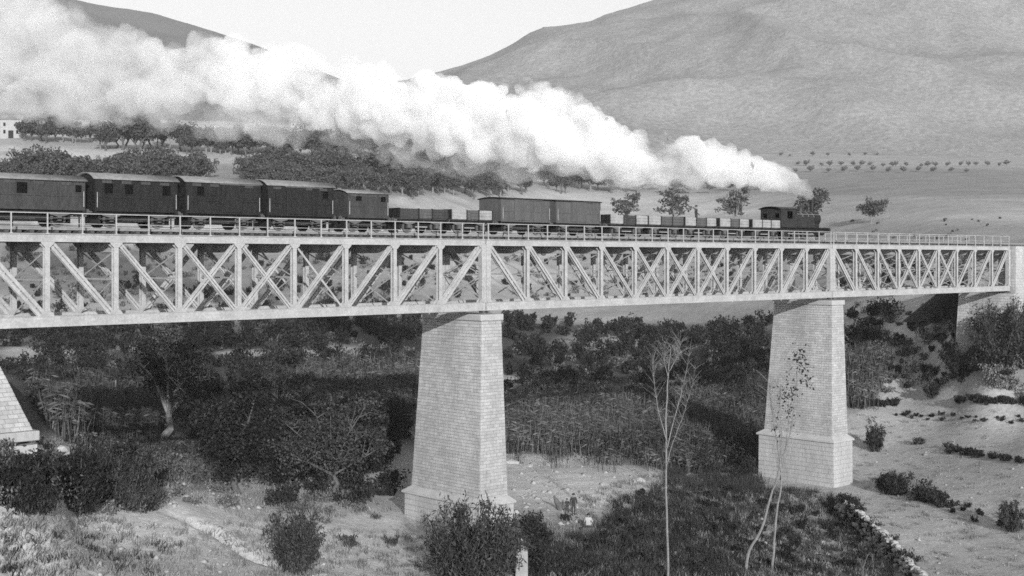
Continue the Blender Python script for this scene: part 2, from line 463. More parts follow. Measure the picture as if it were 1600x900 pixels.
# ------------------------------------------------------------------ bridge frame of reference
PHI = math.atan2(0.6818, 0.7316)
U = Vector((math.cos(PHI), math.sin(PHI), 0)); T = Vector((-math.sin(PHI), math.cos(PHI), 0))
P0 = Vector((-2.05, 95.0, 0))
def B(s, t, z):
    return P0 + U * s + T * t + Vector((0, 0, z))
def s_at(px, t):
    k = (px - 800) / F
    # X = k*Y
    x0 = P0 + T * t
    return (k * x0.y - x0.x) / (U.x - k * U.y)
def y_at(s, t):
    return (P0 + U * s + T * t).y
ZT, ZB = 1.38, -3.90
H = ZT - ZB
GAP = 0.46
PAN = 4.12
W = 4.7
SPANS = [(-GAP / 2 - 9 * PAN, 9), (GAP / 2, 11), (GAP * 1.5 + 11 * PAN, 9)]
PIERS = [0.0, 11 * PAN + GAP]
ABUT = [-GAP / 2 - 9 * PAN - 0.2, GAP * 1.5 + 20 * PAN + 0.2]
RAILZ = ZT + 0.42
TC = W / 2

# shared member meshes ------------------------------------------------
def i_section(L, h, w, tf=0.05, tw=0.12):
    """along x, depth h in z, flange width w in y"""
    m = MB()
    m.box(0, L, -tw / 2, tw / 2, tf, h - tf)
    m.box(0, L, -w / 2, w / 2, 0, tf); m.box(0, L, -w / 2, w / 2, h - tf, h)
    return m
def post_mesh(w):
    m = MB(); z0, z1 = 0.6, H - 0.46
    m.box(-w / 2, w / 2, -0.17, -0.13, z0, z1); m.box(-w / 2, w / 2, 0.13, 0.17, z0, z1)
    m.box(-0.05, 0.05, -0.13, 0.13, z0, z1)
    return m.mesh("vertical_post", M['iron'])
def diag_mesh(w, rising, pair=True):
    """diagonal from one panel corner to the other; rising = from lower left to upper right"""
    m = MB()
    a = Vector((0.10, 0, 0.5)); b = Vector((PAN - 0.10, 0, H - 0.4))
    if not rising: a, b = Vector((0.10, 0, H - 0.4)), Vector((PAN - 0.10, 0, 0.5))
    u = (b - a).normalized(); s = Vector((-u.z, 0, u.x))
    if pair:
        for k in (-1, 1):
            for y in (-0.10, 0.10):
                off = s * k * (w / 2 - w * 0.21) + Vector((0, y, 0))
                m.bar(a + off, b + off, w * 0.42, 0.03)
        n = 9
        for i in range(n):
            c = a + (b - a) * ((i + 0.7) / n)
            m.bar(c - s * w * 0.2, c + s * w * 0.2, 0.12, 0.12)
    else:
        m.bar(a + Vector((0, 0.05, 0)), b + Vector((0, 0.05, 0)), w, 0.025)
    return m.mesh("diagonal", M['iron'])
ME = {}
ME['post'] = post_mesh(0.29)
for wname, ww in (('w', 0.46), ('m', 0.38), ('n', 0.28)):
    ME['up' + wname] = diag_mesh(ww, True); ME['dn' + wname] = diag_mesh(ww, False)
ME['upc'] = diag_mesh(0.13, True, False); ME['dnc'] = diag_mesh(0.13, False, False)
fb = MB(); fb.box(-0.06, 0.06, 0.2, W - 0.2, H - 1.0, H - 0.47); fb.box(-0.16, 0.16, 0.2, W - 0.2, H - 1.04, H - 1.0); fb.box(-0.16, 0.16, 0.2, W - 0.2, H - 0.47, H - 0.43)
ME['floor'] = fb.mesh("floor_beam", M['iron'])
ss = MB(); ss.bar((0, 0.18, H * 0.5), (0, W - 0.18, H * 0.5), 0.14, 0.10, (0, 0, 1)); ME['strut'] = ss.mesh("sway_strut", M['iron'])
for nm, z0, z1 in (('b1', H * 0.5 + 0.05, H - 1.05), ('b2', H - 1.05, H * 0.5 + 0.05)):
    q = MB(); q.bar((0.05 if nm == 'b1' else -0.05, 0.18, z0), (0.05 if nm == 'b1' else -0.05, W - 0.18, z1), 0.09, 0.02, (1, 0, 0)); ME[nm] = q.mesh("sway_brace", M['iron'])
for nm, z0, z1 in (('b3', 0.55, H * 0.5 - 0.05), ('b4', H * 0.5 - 0.05, 0.55)):
    q = MB(); q.bar((0.05 if nm == 'b3' else -0.05, 0.18, z0), (0.05 if nm == 'b3' else -0.05, W - 0.18, z1), 0.09, 0.02, (1, 0, 0)); ME[nm] = q.mesh("sway_brace", M['iron'])
q = MB(); q.box(-0.09, 0.09, 0.2, W - 0.2, 0.12, 0.36); ME['lower'] = q.mesh("lower_strut", M['iron'])
for nm, y0, y1 in (('l1', 0.15, W - 0.15), ('l2', W - 0.15, 0.15)):
    q = MB(); z = 0.10 if nm == 'l1' else 0.065
    q.bar((0.05, y0, z), (PAN - 0.05, y1, z), 0.12, 0.025, (0, 0, 1)); ME[nm] = q.mesh("lateral_brace", M['iron'])
def gusset(top, half=False):
    zc = H - 0.44 if top else 0.58
    s = -1 if top else 1
    pts = [(-0.42, zc), (0.42, zc), (0.34, zc + s * 0.16), (0.17, zc + s * 0.32), (-0.17, zc + s * 0.32), (-0.34, zc + s * 0.16)]
    m = MB(); m.prism(pts, -0.195, -0.175); m.prism(pts, 0.175, 0.195)
    return m.mesh("gusset_plate", M['iron'])
ME['gt'] = gusset(True); ME['gb'] = gusset(False)
rp = MB(); rp.box(-0.035, 0.035, -0.035, 0.035, 0, 1.14); rp.box(-0.09, 0.09, -0.06, 0.06, 0, 0.03); ME['rpost'] = rp.mesh("railing_post", M['iron'])

span_labels = ["left iron truss span of the bridge, cut by the photograph's left edge",
               "middle iron truss span resting on both tall stone piers",
               "right iron truss span running from far pier to right abutment"]
for k, (s0, np_) in enumerate(SPANS):
    L = np_ * PAN
    sp = empty("truss_span", B(s0, 0, ZB), PHI, span_labels[k], "bridge span", "iron truss spans of the railway bridge")
    for y in (0.0, W):
        tc_ = MB(); tc_.box(-0.18, L + 0.18, y - 0.17, y + 0.17, H - 0.44, H - 0.04); tc_.box(-0.2, L + 0.2, y - 0.24, y + 0.24, H - 0.04, H); tc_.box(-0.2, L + 0.2, y - 0.21, y + 0.21, H - 0.475, H - 0.44)
        tc_.build("top_chord", M['iron'], sp)
        bc = MB(); bc.box(-0.18, L + 0.18, y - 0.17, y + 0.17, 0.04, 0.58); bc.box(-0.2, L + 0.2, y - 0.23, y + 0.23, 0.0, 0.04); bc.box(-0.2, L + 0.2, y - 0.20, y + 0.20, 0.58, 0.615)
        bc.build("bottom_chord", M['iron'], sp)
        for i in range(np_ + 1):
            if i in (0, np_):
                ep = MB(); ep.box(-0.2, 0.2, -0.20, 0.20, 0.615, H - 0.475)
                ep.box(-0.215, 0.215, -0.23, -0.20, 0.615, H - 0.475)
                o = ep.build("end_post", M['iron'], sp, loc=(i * PAN, y, 0))
                bs = MB(); bs.box(-0.22, 0.22, -0.28, 0.28, -0.25, -0.16); bs.tube([(0, -0.22, -0.10), (0, 0.22, -0.10)], [0.09, 0.09], 10); bs.box(-0.16, 0.16, -0.24, 0.24, -0.04, 0.0)
                bs.build("bearing", M['iron_dark'], sp, loc=(i * PAN + (0.02 if i == 0 else -0.02), y, 0))
            else:
                obj("vertical_post", ME['post'], sp, (i * PAN, y, 0))
            obj("gusset_plate", ME['gt'], sp, (i * PAN, y, 0.001 * i))
            obj("gusset_plate", ME['gb'], sp, (i * PAN, y, -0.001 * i))
        nx = 4 if np_ == 11 else 3
        for i in range(np_):
            j = min(i, np_ - 1 - i)
            wn_ = 'w' if j < 1 else ('m' if j < nx - 1 else 'n')
            x = i * PAN
            if i < np_ / 2 - 0.9:
                obj("diagonal", ME['dn' + wn_], sp, (x, y, 0))
                if j >= nx: obj("diagonal", ME['up' + wn_], sp, (x, y + 0.06, 0))
            elif i > np_ / 2:
                obj("diagonal", ME['up' + wn_], sp, (x, y, 0))
                if j >= nx: obj("diagonal", ME['dnc' if (k == 0) else 'dn' + wn_], sp, (x, y + 0.06, 0))
            else:
                obj("diagonal", ME['upn'], sp, (x, y, 0)); obj("diagonal", ME['dnn'], sp, (x, y + 0.06, 0))
    for i in range(np_ + 1):
        obj("floor_beam", ME['floor'], sp, (i * PAN, 0, 0))
        obj("sway_strut", ME['strut'], sp, (i * PAN, 0, 0))
        for bn in ('b1', 'b2', 'b3', 'b4'):
            obj("sway_brace", ME[bn], sp, (i * PAN, 0, 0))
        obj("lower_strut", ME['lower'], sp, (i * PAN, 0, 0))
    for i in range(np_):
        obj("lateral_brace", ME['l1'], sp, (i * PAN, 0, 0)); obj("lateral_brace", ME['l2'], sp, (i * PAN, 0, 0))
    for y in (TC - 0.8, TC + 0.8):
        st = i_section(L + 0.4, 0.46, 0.28); st.build("stringer", M['iron'], sp, loc=(-0.2, y, H - 0.425))
    for y in (-0.16, W + 0.16):
        n = np_ * 2
        for i in range(n + 1):
            xx = i * PAN / 2
            if i == 0: xx += 0.02
            if i == n: xx -= 0.02
            obj("railing_post", ME['rpost'], sp, (xx, y, H))
        rl = MB(); rl.box(-0.1, L + 0.1, y - 0.03, y + 0.03, H + 1.141, H + 1.19); rl.build("top_rail", M['iron'], sp)
        rl = MB(); rl.tube([(-0.1, y + 0.055, H + 0.58), (L + 0.1, y + 0.055, H + 0.58)], [0.02, 0.02], 6); rl.build("mid_rail", M['iron'], sp)
        for kk in (0.42, 0.72):      # walkway boards beside the track
            yb = y + (kk if y < 0 else -kk)
            wb = MB(); wb.box(-0.18, L + 0.18, yb - 0.13, yb + 0.13, H + 0.05 if False else H + 0.004, H + 0.05); wb.build("walkway_board", M['timber'], sp)

# track
s_lo, s_hi = ABUT[0] - 22, ABUT[1] + 60
tr = empty("railway_track", B(0, TC, ZT), PHI, "single railway track on timber sleepers along the bridge deck", "track")
slp = MB(); slp.box(-0.12, 0.12, -1.35, 1.35, 0.05, 0.24); ME['sleeper'] = slp.mesh("sleeper", M['timber'])
s = s_lo
while s < s_hi:
    obj("sleeper", ME['sleeper'], tr, (s, 0, 0)); s += 0.72
for y in (-0.83, 0.83):
    r_ = MB(); r_.box(s_lo, s_hi, y - 0.065, y + 0.065, 0.242, 0.265); r_.box(s_lo, s_hi, y - 0.012, y + 0.012, 0.265, 0.37); r_.box(s_lo, s_hi, y - 0.035, y + 0.035, 0.37, 0.41)
    r_.build("rail", M['rail'], tr)

# ------------------------------------------------------------------ masonry
rng = np.random.default_rng(7)
def frustum(bot, top):
    """bot, top = (x0,x1,y0,y1,z)"""
    a = [(bot[0], bot[2], bot[4]), (bot[1], bot[2], bot[4]), (bot[1], bot[3], bot[4]), (bot[0], bot[3], bot[4])]
    b = [(top[0], top[2], top[4]), (top[1], top[2], top[4]), (top[1], top[3], top[4]), (top[0], top[3], top[4])]
    return [Vector(p) for p in a + b]
def face_stones(c, course, length, proud=0.03, joint=0.03, faces=(0, 1, 2, 3), jit=0.25):
    """stones laid in courses on the side faces of frustum c; yields 8 corners each"""
    res = []
    for fi in faces:
        i, j = fi, (fi + 1) % 4
        a0, a1, b0, b1 = c[i], c[j], c[i + 4], c[j + 4]
        nrm = ((a1 - a0).cross(b0 - a0)).normalized()
        hgt = (b0.z - a0.z); n = max(1, round(hgt / course))
        for r in range(n):
            v0, v1 = r / n, (r + 1) / n
            Lr = ((a1 - a0).length * (1 - v0) + (b1 - b0).length * v0)
            m = max(1, round(Lr / length))
            cuts = np.linspace(0, 1, m + 1)
            if r % 2: cuts = np.r_[0, (cuts[:-1] + cuts[1:]) / 2, 1]
            cuts[1:-1] += (rng.random(len(cuts) - 2) - 0.5) * jit / m
            for q in range(len(cuts) - 1):
                ju = joint / Lr; jv = joint / hgt
                u0, u1 = cuts[q] + ju / 2, cuts[q + 1] - ju / 2
                w0, w1 = v0 + jv / 2, v1 - jv / 2
                def P(u, v): return (a0.lerp(a1, u)).lerp(b0.lerp(b1, u), v)
                d = proud * (0.6 + 0.7 * rng.random())
                corner = [P(u0, w0), P(u1, w0), P(u1, w1), P(u0, w1)]
                out = [p + nrm * d for p in corner]; inn = [p - nrm * 0.04 for p in corner]
                res.append([out[0], out[1], inn[1], inn[0], out[3], out[2], inn[2], inn[3]])
    return res
def masonry_body(parent, bot, top, course, length, name="masonry", mat='stone'):
    c = frustum(bot, top)
    core = MB(); core.hexa(c); core.build("core", M['mortar'], parent)
    m = MB()
    for st in face_stones(c, course, length): m.hexa(st)
    o = m.build(name, M[mat], parent); tag(o, kind="stuff")
    return c
pier_labels = ["tall tapering stone pier in the middle of the picture behind the large bush", "farther stone pier on the right beside the terrace wall"]
for k, s in enumerate(PIERS):
    zp = (-17.75, -17.55)[k]; zg = (-21.6, -23.2)[k]
    p = empty("bridge_pier", B(s, 0, 0), PHI, pier_labels[k], "pier", "stone piers carrying the bridge")
    top = (-0.95, 1.02, -0.72, 6.0, ZB - 0.75); bot = (-1.32, 1.42, -0.98, 7.0, zp)
    masonry_body(p, bot, top, 0.24, 0.62)
    cp = MB(); cp.box(-1.1, 1.17, -0.88, 6.16, ZB - 0.75, ZB - 0.255); bevel(cp.build("cap_stone", M['cap'], p), 0.09, 3)
    # chamfered ledge on the plinth
    e = frustum((-1.78, 1.88, -1.5, 7.7, zp - 0.28), (-1.36, 1.46, -1.02, 7.04, zp + 0.12))
    ld = MB(); ld.hexa(e); ld.box(-1.78, 1.88, -1.5, 7.7, zp - 0.45, zp - 0.281); bevel(ld.build("ledge", M['cap'], p), 0.03, 1)
    c = frustum((-1.62, 1.72, -1.35, 7.5, zg), (-1.6, 1.7, -1.32, 7.45, zp - 0.45))
    core = MB(); core.hexa(c); pl = core.build("plinth", M['mortar'], p)
    for st in face_stones(c, 0.42, 0.85, 0.04, 0.03):
        bm_ = MB(); bm_.hexa(st); bm_.build("stone_block", M['stone'], pl)

# abutments
a1 = empty("abutment", B(ABUT[0], 0, 0), PHI, "sloping stone abutment at the left edge of the picture", "abutment", "stone abutments at the bridge ends")
c = frustum((-9.5, 3.15, -0.9, 7.0, -9.55), (-9.0, 0.55, -0.75, 6.2, ZB - 0.30))
core = MB(); core.hexa(c); core.build("core", M['mortar'], a1)
m = MB()
for st in face_stones(c, 0.24, 0.6): m.hexa(st)
tag(m.build("masonry", M['stone'], a1), kind="stuff")
m = MB(); m.box(-9.8, 3.45, -1.2, 7.4, -10.1, -9.56); bevel(m.build("ledge", M['stone'], a1), 0.05, 2)
m = MB(); m.box(-9.9, 3.3, -1.2, 7.2, -14, -10.31); m.build("footing", M['stone'], a1)
m = MB(); m.box(-9.5, -0.35, -0.6, 5.6, ZB - 0.31, ZT + 0.02); m.build("back_wall", M['cap'], a1)
a2 = empty("abutment", B(ABUT[1], 0, 0), PHI, "pale stone abutment at the right edge under the bridge end", "abutment", "stone abutments at the bridge ends")
c = frustum((-0.95, 9.6, -1.3, 6.9, -20), (-0.55, 9.0, -0.85, 6.0, ZB - 0.30))
core = MB(); core.hexa(c); core.build("core", M['mortar'], a2)
m = MB()
for st in face_stones(c, 0.32, 0.8): m.hexa(st)
tag(m.build("masonry", M['stone'], a2), kind="stuff")
c = frustum((0.35, 9.0, -0.72, 5.8, ZB - 0.31), (0.35, 9.0, -0.72, 5.8, ZT + 0.02))
core = MB(); core.hexa(c); core.build("back_wall", M['cap'], a2)
m = MB()
for st in face_stones(c, 0.36, 0.85): m.hexa(st)
tag(m.build("back_wall_masonry", M['stone'], a2), kind="stuff")
m = MB(); m.box(0.25, 9.3, -0.85, 5.95, ZT + 0.021, ZT + 0.05); m.build("coping", M['cap'], a2)

# earth embankments carrying the line beyond both ends
def embankment(s0, s1, base, label):
    rows = []
    N_ = 60
    prof = [(-base, -1), (-base * 0.66, -0.62), (-base * 0.33, -0.27), (-0.6, 0), (0.6, 0.02), (W - 0.6, 0.02), (W + 0.6, 0), (W + base * 0.33, -0.27), (W + base * 0.66, -0.62), (W + base, -1)]
    v = []
    for i in range(N_ + 1):
        s = s0 + (s1 - s0) * i / N_
        for t, d in prof:
            p = B(s, t, ZT + 0.03 + d * base * 0.72)
            p.z += 0.35 * float(fbm(p.x / 3.0, p.y / 3.0 + p.z, 5, 3)) * (1 if d < -0.05 else 0)
            v.append(p)
    k = len(prof)
    f = [(i * k + j, (i + 1) * k + j, (i + 1) * k + j + 1, i * k + j + 1) for i in range(N_) for j in range(k - 1)]
    me = np_mesh("embankment", [tuple(p) for p in v], f, M['soil'], True, {"soil": [0.3] * len(v)})
    return tag(obj("embankment", me), label, kind="structure")
embankment(ABUT[0] - 60, ABUT[0] - 8.5, 26, "earth embankment carrying the line left of the bridge")
embankment(ABUT[1] + 8.0, ABUT[1] + 90, 14, "earth embankment carrying the line right of the bridge")

# ------------------------------------------------------------------ train
TF = TC - 1.25             # near side of the vehicles
def wheelset(parent, x, r=0.46, name="wheel"):
    for y in (-0.85, 0.85):
        m = MB(); m.tube([(x, y - 0.06, r), (x, y + 0.06, r)], [r, r], 20)
        w = m.build(name, M['iron_dark'], parent)
        h = MB(); h.tube([(x, y - 0.10, r), (x, y + 0.10, r)], [0.13, 0.13], 10); h.tube([(x, y - 0.075, r), (x, y + 0.075, r)], [r * 0.72, r * 0.72], 16); h.build("hub", M['black'], w)
    m = MB(); m.tube([(x, -0.75, r), (x, 0.75, r)], [0.07, 0.07], 8); m.build("axle", M['iron_dark'], parent)
def underframe(v, L, z=1.02):
    m = MB()
    for y in (-1.02, 1.02): m.box(-L / 2, L / 2, y - 0.05, y + 0.05, z - 0.25, z)
    for x in (-L / 2, L / 2 - 0.14): m.box(x, x + 0.14, -1.25, 1.25, z - 0.28, z + 0.001)
    m.box(-L / 2 + 0.2, L / 2 - 0.2, -0.12, 0.12, z - 0.22, z - 0.02)
    m.build("underframe", M['black'], v)
    ax = L * 0.29
    for x in (-ax, ax):
        wheelset(v, x)
        for y in (-1.05, 1.05):
            q = MB(); q.box(x - 0.12, x + 0.12, y - 0.1, y + 0.1, 0.33, 0.62); q.prism([(x - 0.55, 0.72), (x - 0.2, 0.63), (x + 0.2, 0.63), (x + 0.55, 0.72), (x + 0.55, 0.77), (x - 0.55, 0.77)], y - 0.06, y + 0.06)
            q.build("axle_box", M['iron_dark'], v)
    q = MB(); q.box(-ax * 0.55, ax * 0.3, -1.1, -1.04, 0.42, 0.48); q.build("brake_lever", M['iron'], v)
    q = MB(); q.box(-ax * 0.72, ax * 0.72, -0.7, 0.7, 0.36, 0.775); q.box(-ax - 0.75, -ax - 0.58, -0.9, 0.9, 0.2, 0.72); q.box(ax + 0.58, ax + 0.75, -0.9, 0.9, 0.2, 0.72); q.build("brake_gear", M['black'], v)
    for x in (-1, 1):
        for y in (-0.85, 0.85):
            b_ = MB(); b_.tube([(x * L / 2, y, z - 0.1), (x * (L / 2 + 0.3), y, z - 0.1), (x * (L / 2 + 0.31), y, z - 0.1), (x * (L / 2 + 0.36), y, z - 0.1)], [0.07, 0.07, 0.19, 0.19], 12)
            b_.build("buffer", M['iron_dark'], v)
def place_vehicle(name, px0, px1, label, cat, group):
    s0, s1 = s_at(px0, TF), s_at(px1, TF)
    v = empty(name, B((s0 + s1) / 2, TC, RAILZ - 0.01), PHI, label, cat, group)
    return v, s1 - s0
def arched_roof(L, z, rise, over=0.12, hw=1.3, th=0.06):
    n = 10; pts = []
    for i in range(n + 1):
        a = -1 + 2 * i / n
        pts.append((a * (hw + 0.06), z + rise * (1 - abs(a) ** 2.4)))
    m = MB()
    v0 = len(m.v)
    for x in (-L / 2 - over, L / 2 + over):
        for (y, zz) in pts: m.v.append((x, y, zz))
        for (y, zz) in pts: m.v.append((x, y, zz - th))
    k = n + 1
    def id(e, layer, i): return e * 2 * k + layer * k + i
    for i in range(n):
        m.f.append((id(0, 0, i), id(1, 0, i), id(1, 0, i + 1), id(0, 0, i + 1)))
        m.f.append((id(0, 1, i), id(0, 1, i + 1), id(1, 1, i + 1), id(1, 1, i)))
        for e in (0, 1): m.f.append((id(e, 0, i), id(e, 0, i + 1), id(e, 1, i + 1), id(e, 1, i)))
    for i in (0, n): m.f.append((id(0, 0, i), id(0, 1, i), id(1, 1, i), id(1, 0, i)))
    return m
def covered(px0, px1, eave, rise, mat, windows, label, doors=(), roofmat='roof', name="covered_wagon", battens=0.62, cat="wagon"):
    v, L = place_vehicle(name, px0, px1, label, cat, "vehicles of the goods train")
    hw = 1.25; z0, z1 = 1.03, eave
    m = MB(); m.box(-L / 2, L / 2, -hw, hw, z0, z1)
    n = 10
    for sgn in (-1, 1):         # gable ends follow the arch of the roof
        m.prism([(0, 0)] * 0 or [(-hw, z1 - 0.002)] + [(-hw + 2 * hw * i / n, z1 + (rise - 0.09) * max(0, 1 - abs(-1 + 2 * i / n) ** 2.4)) for i in range(1, n)] + [(hw, z1 - 0.002)], 0, 0.04)
        cnt = 2 * (n + 1)
        for q in range(len(m.v) - cnt, len(m.v)):
            x, y, z = m.v[q]; m.v[q] = (sgn * (L / 2 - 0.021) + y - 0.02, x, z)
    m.build("body", M[mat], v)
    fr = MB(); nb = max(2, round(L / battens))
    for i in range(nb + 1):
        x = -L / 2 + L * i / nb
        x = min(max(x, -L / 2 + 0.04), L / 2 - 0.04)
        for y in (-1, 1): fr.box(x - 0.035, x + 0.035, y * (hw + 0.001) - (0.03 if y < 0 else 0), y * (hw + 0.001) + (0.03 if y > 0 else 0), z0, z1)
    for y in (-1, 1):
        fr.box(-L / 2, L / 2, min(y * hw, y * (hw + 0.035)) + 0.002 * y, max(y * hw, y * (hw + 0.035)) + 0.002 * y, z0 - 0.05, z0 + 0.06)
        fr.box(-L / 2, L / 2, min(y * hw, y * (hw + 0.035)) + 0.002 * y, max(y * hw, y * (hw + 0.035)) + 0.002 * y, z0 + 0.75, z0 + 0.82)
    fr.build("frame_battens", M[mat], v)
    arched_roof(L, eave, rise).build("roof", M[roofmat], v, smooth=True)
    for (wx, wz, ww, wh) in windows:
        x = (wx - 0.5) * L
        for y in (-1, 1):
            q = MB(); yy = y * (hw + 0.02)
            q.box(x - ww / 2 - 0.06, x + ww / 2 + 0.06, yy - 0.02, yy + 0.02, wz - wh / 2 - 0.06, wz + wh / 2 + 0.06); wf = q.build("window", M[mat], v)
            q = MB(); q.box(x - ww / 2, x + ww / 2, yy - 0.026, yy + 0.026, wz - wh / 2, wz + wh / 2); q.build("pane", M['glass'], wf)
    for (dx, dw, dm) in doors:
        x = (dx - 0.5) * L
        for y in (-1, 1):
            q = MB(); yy = y * (hw + 0.03); q.box(x - dw / 2, x + dw / 2, yy - 0.03, yy + 0.03, z0 + 0.08, z1 - 0.12)
            d_ = q.build("door", M[dm], v)
            q = MB(); q.box(x - dw / 2 - 0.1, x + dw * 1.4, yy - 0.05, yy + 0.05, z1 - 0.12, z1 - 0.06); q.build("door_rail", M['iron_dark'], d_)
    if mat == 'dark_paint' or mat == 'mid_paint':
        for i in range(4):              # ventilator louvres under the eaves
            x = -L / 2 + L * (i + 0.6) / 4.3
            for y in (-1, 1):
                yy = y * (hw + 0.025); q = MB()
                for k_ in range(3): q.box(x - 0.3, x + 0.3, yy - 0.02, yy + 0.02, z1 - 0.26 + k_ * 0.055, z1 - 0.225 + k_ * 0.055)
                q.build("ventilator", M['grey_paint'], v)
    for x in (-L / 2 + 0.12, L / 2 - 0.12):
        q = MB(); q.tube([(x, -hw - 0.09, 1.2), (x, -hw - 0.09, 2.1)], [0.022, 0.022], 6); q.build("grab_rail", M['iron'], v)
    underframe(v, L)
    q = MB(); q.box(-L / 2 + 0.3, L / 2 - 0.3, -1.38, -1.2, 0.5, 0.55); q.build("step_board", M['timber'], v)
    return v, L
covered(-60, 133, 2.72, 0.35, 'mid_paint', [(0.47, 2.2, 0.62, 0.62), (0.94, 2.25, 0.38, 0.42)], "lighter grey boarded van at the left edge of the train", battens=0.5)
covered(148, 277, 2.92, 0.40, 'dark_paint', [(0.16, 2.35, 0.55, 0.62), (0.40, 2.33, 0.52, 0.58), (0.86, 2.33, 0.52, 0.6)], "dark passenger coach with three small square windows", name="passenger_coach", cat="coach")
covered(290, 407, 2.98, 0.40, 'dark_paint', [(0.19, 2.4, 0.5, 0.58)], "dark boarded van with one window near its left end", doors=((0.6, 1.5, 'dark_paint'),))
covered(418, 521, 3.0, 0.40, 'dark_paint', [(0.87, 2.45, 0.42, 0.5)], "dark boarded van with one window near its right end", doors=((0.42, 1.5, 'dark_paint'),))
covered(543, 607, 2.72, 0.26, 'mid_paint', [(0.26, 2.32, 0.5, 0.32), (0.86, 2.32, 0.42, 0.36)], "small grey guard's van coupled before the low wagons")
covered(783, 859, 2.78, 0.12, 'grey_paint', [], "plain grey covered van, the left of the two box vans", doors=((0.42, 1.6, 'grey_paint'),), roofmat='dark_paint', battens=0.9)
covered(869, 938, 2.78, 0.12, 'grey_paint', [], "plain grey covered van, the right of the two box vans", doors=((0.5, 1.6, 'grey_paint'),), roofmat='dark_paint', battens=0.9)

def open_wagon(px0, px1, ztop, panels, label, load=None):
    v, L = place_vehicle("open_wagon", px0, px1, label, "wagon", "vehicles of the goods train")
    hw = 1.25; z0 = 1.02
    q = MB(); q.box(-L / 2, L / 2, -hw + 0.06, hw - 0.06, z0 - 0.02, z0 + 0.05); q.build("floor", M['timber'], v)
    n = len(panels); x = -L / 2
    for y in (-1, 1):
        x = -L / 2
        for (wd, mt) in panels:
            q = MB(); y0 = y * hw
            pl = wd * L
            nb = 3
            for i in range(nb):
                za = z0 + 0.06 + (ztop - z0 - 0.06) * i / nb; zb = z0 + 0.06 + (ztop - z0 - 0.06) * (i + 1) / nb - 0.015
                q.box(x + 0.02, x + pl - 0.02, y0 - 0.03, y0 + 0.03, za, zb)
            q.build("side_panel", M[mt], v)
            q = MB(); q.box(x + pl - 0.05, x + pl + 0.05, y0 - 0.05, y0 + 0.05, z0 - 0.1, ztop + 0.02) ; q.build("stanchion", M['dark_paint'], v)
            x += pl
    for e in (-1, 1):
        q = MB(); q.box(e * (L / 2 - 0.03) - 0.03, e * (L / 2 - 0.03) + 0.03, -hw + 0.04, hw - 0.04, z0 + 0.05, ztop + 0.03); q.build("end_board", M['dark_paint'], v)
    if load:
        q = MB(); nn = 10
        pts = [(-L / 2 + 0.1, z0 + 0.05)] + [(-L / 2 + 0.1 + (L - 0.2) * i / nn, ztop - 0.12 + load * math.sin(math.pi * i / nn) * (0.7 + 0.5 * random.Random(int(px0) + i).random())) for i in range(nn + 1)] + [(L / 2 - 0.1, z0 + 0.05)]
        q.prism(pts, -hw + 0.1, hw - 0.1); q.build("load", M['rubble'], v)
    underframe(v, L)
    return v, L
g, l_, d_ = 'grey_paint', 'light_paint', 'mid_paint'
open_wagon(625, 700, 1.76, [(0.38, d_), (0.28, g), (0.34, d_)], "low-sided grey open wagon behind the guard's van")
open_wagon(706, 769, 1.78, [(0.36, l_), (0.30, g), (0.34, l_)], "low open wagon with two pale side panels before the box vans")
open_wagon(954, 1012, 1.80, [(0.34, l_), (0.33, d_), (0.33, l_)], "low open wagon coupled ahead of the right box van")
open_wagon(1014, 1068, 1.80, [(0.34, l_), (0.33, g), (0.33, g)], "open wagon with one pale panel, behind the standing man's wagon")
o3, o3L = open_wagon(1071, 1119, 1.80, [(0.34, l_), (0.33, g), (0.33, l_)], "low open wagon in which a man is standing")
open_wagon(1125, 1170, 1.80, [(0.36, l_), (0.30, g), (0.34, l_)], "low open wagon between the man's wagon and the last pale one")
open_wagon(1176, 1219, 1.80, [(0.34, l_), (0.32, l_), (0.34, l_)], "palest low open wagon coupled directly behind the locomotive")

# locomotive ----------------------------------------------------------
lo_s0 = s_at(1221, TF); lo_s1 = lo_s0 + 8.6
lo = empty("steam_locomotive", B(lo_s0, TC, RAILZ - 0.01), PHI, "black steam tank locomotive pulling the train, smoke pouring from its chimney", "locomotive")
m = MB(); m.box(0.1, 8.2, -0.95, 0.95, 0.75, 1.12); m.box(0.0, 8.3, -1.22, 1.22, 1.121, 1.2); m.build("frame", M['black'], lo)
m = MB(); m.box(8.1, 8.35, -1.25, 1.25, 0.7, 1.15); m.build("buffer_beam", M['loco'], lo)
for x in (-1, 1):
    for y in (-0.85, 0.85):
        xx = 0.1 if x < 0 else 8.35
        q = MB(); q.tube([(xx, y, 0.95), (xx + x * 0.3, y, 0.95), (xx + x * 0.31, y, 0.95), (xx + x * 0.36, y, 0.95)], [0.07, 0.07, 0.19, 0.19], 12); q.build("buffer", M['iron_dark'], lo)
for x in (1.3, 2.9, 4.5, 6.6): wheelset(lo, x, 0.55 if x < 6 else 0.40, "wheel")
for y in (-1.12, 1.12):
    q = MB(); q.tube([(5.9, y, 0.72), (7.1, y, 0.72)], [0.28, 0.28], 14); q.build("cylinder", M['loco'], lo)
    q = MB(); q.box(1.3, 4.6, y * 0.97 - 0.03, y * 0.97 + 0.03, 0.5, 0.6); q.build("coupling_rod", M['rail'], lo)
    q = MB(); q.box(2.75, 5.6, min(y * 0.62, y * 1.1), max(y * 0.62, y * 1.1), 1.201, 2.25); bevel(q.build("side_tank", M['loco'], lo), 0.04)
q = MB(); q.tube([(2.6, 0, 2.12), (6.5, 0, 2.12)], [0.68, 0.68], 24); q.build("boiler", M['loco'], lo, smooth=False)
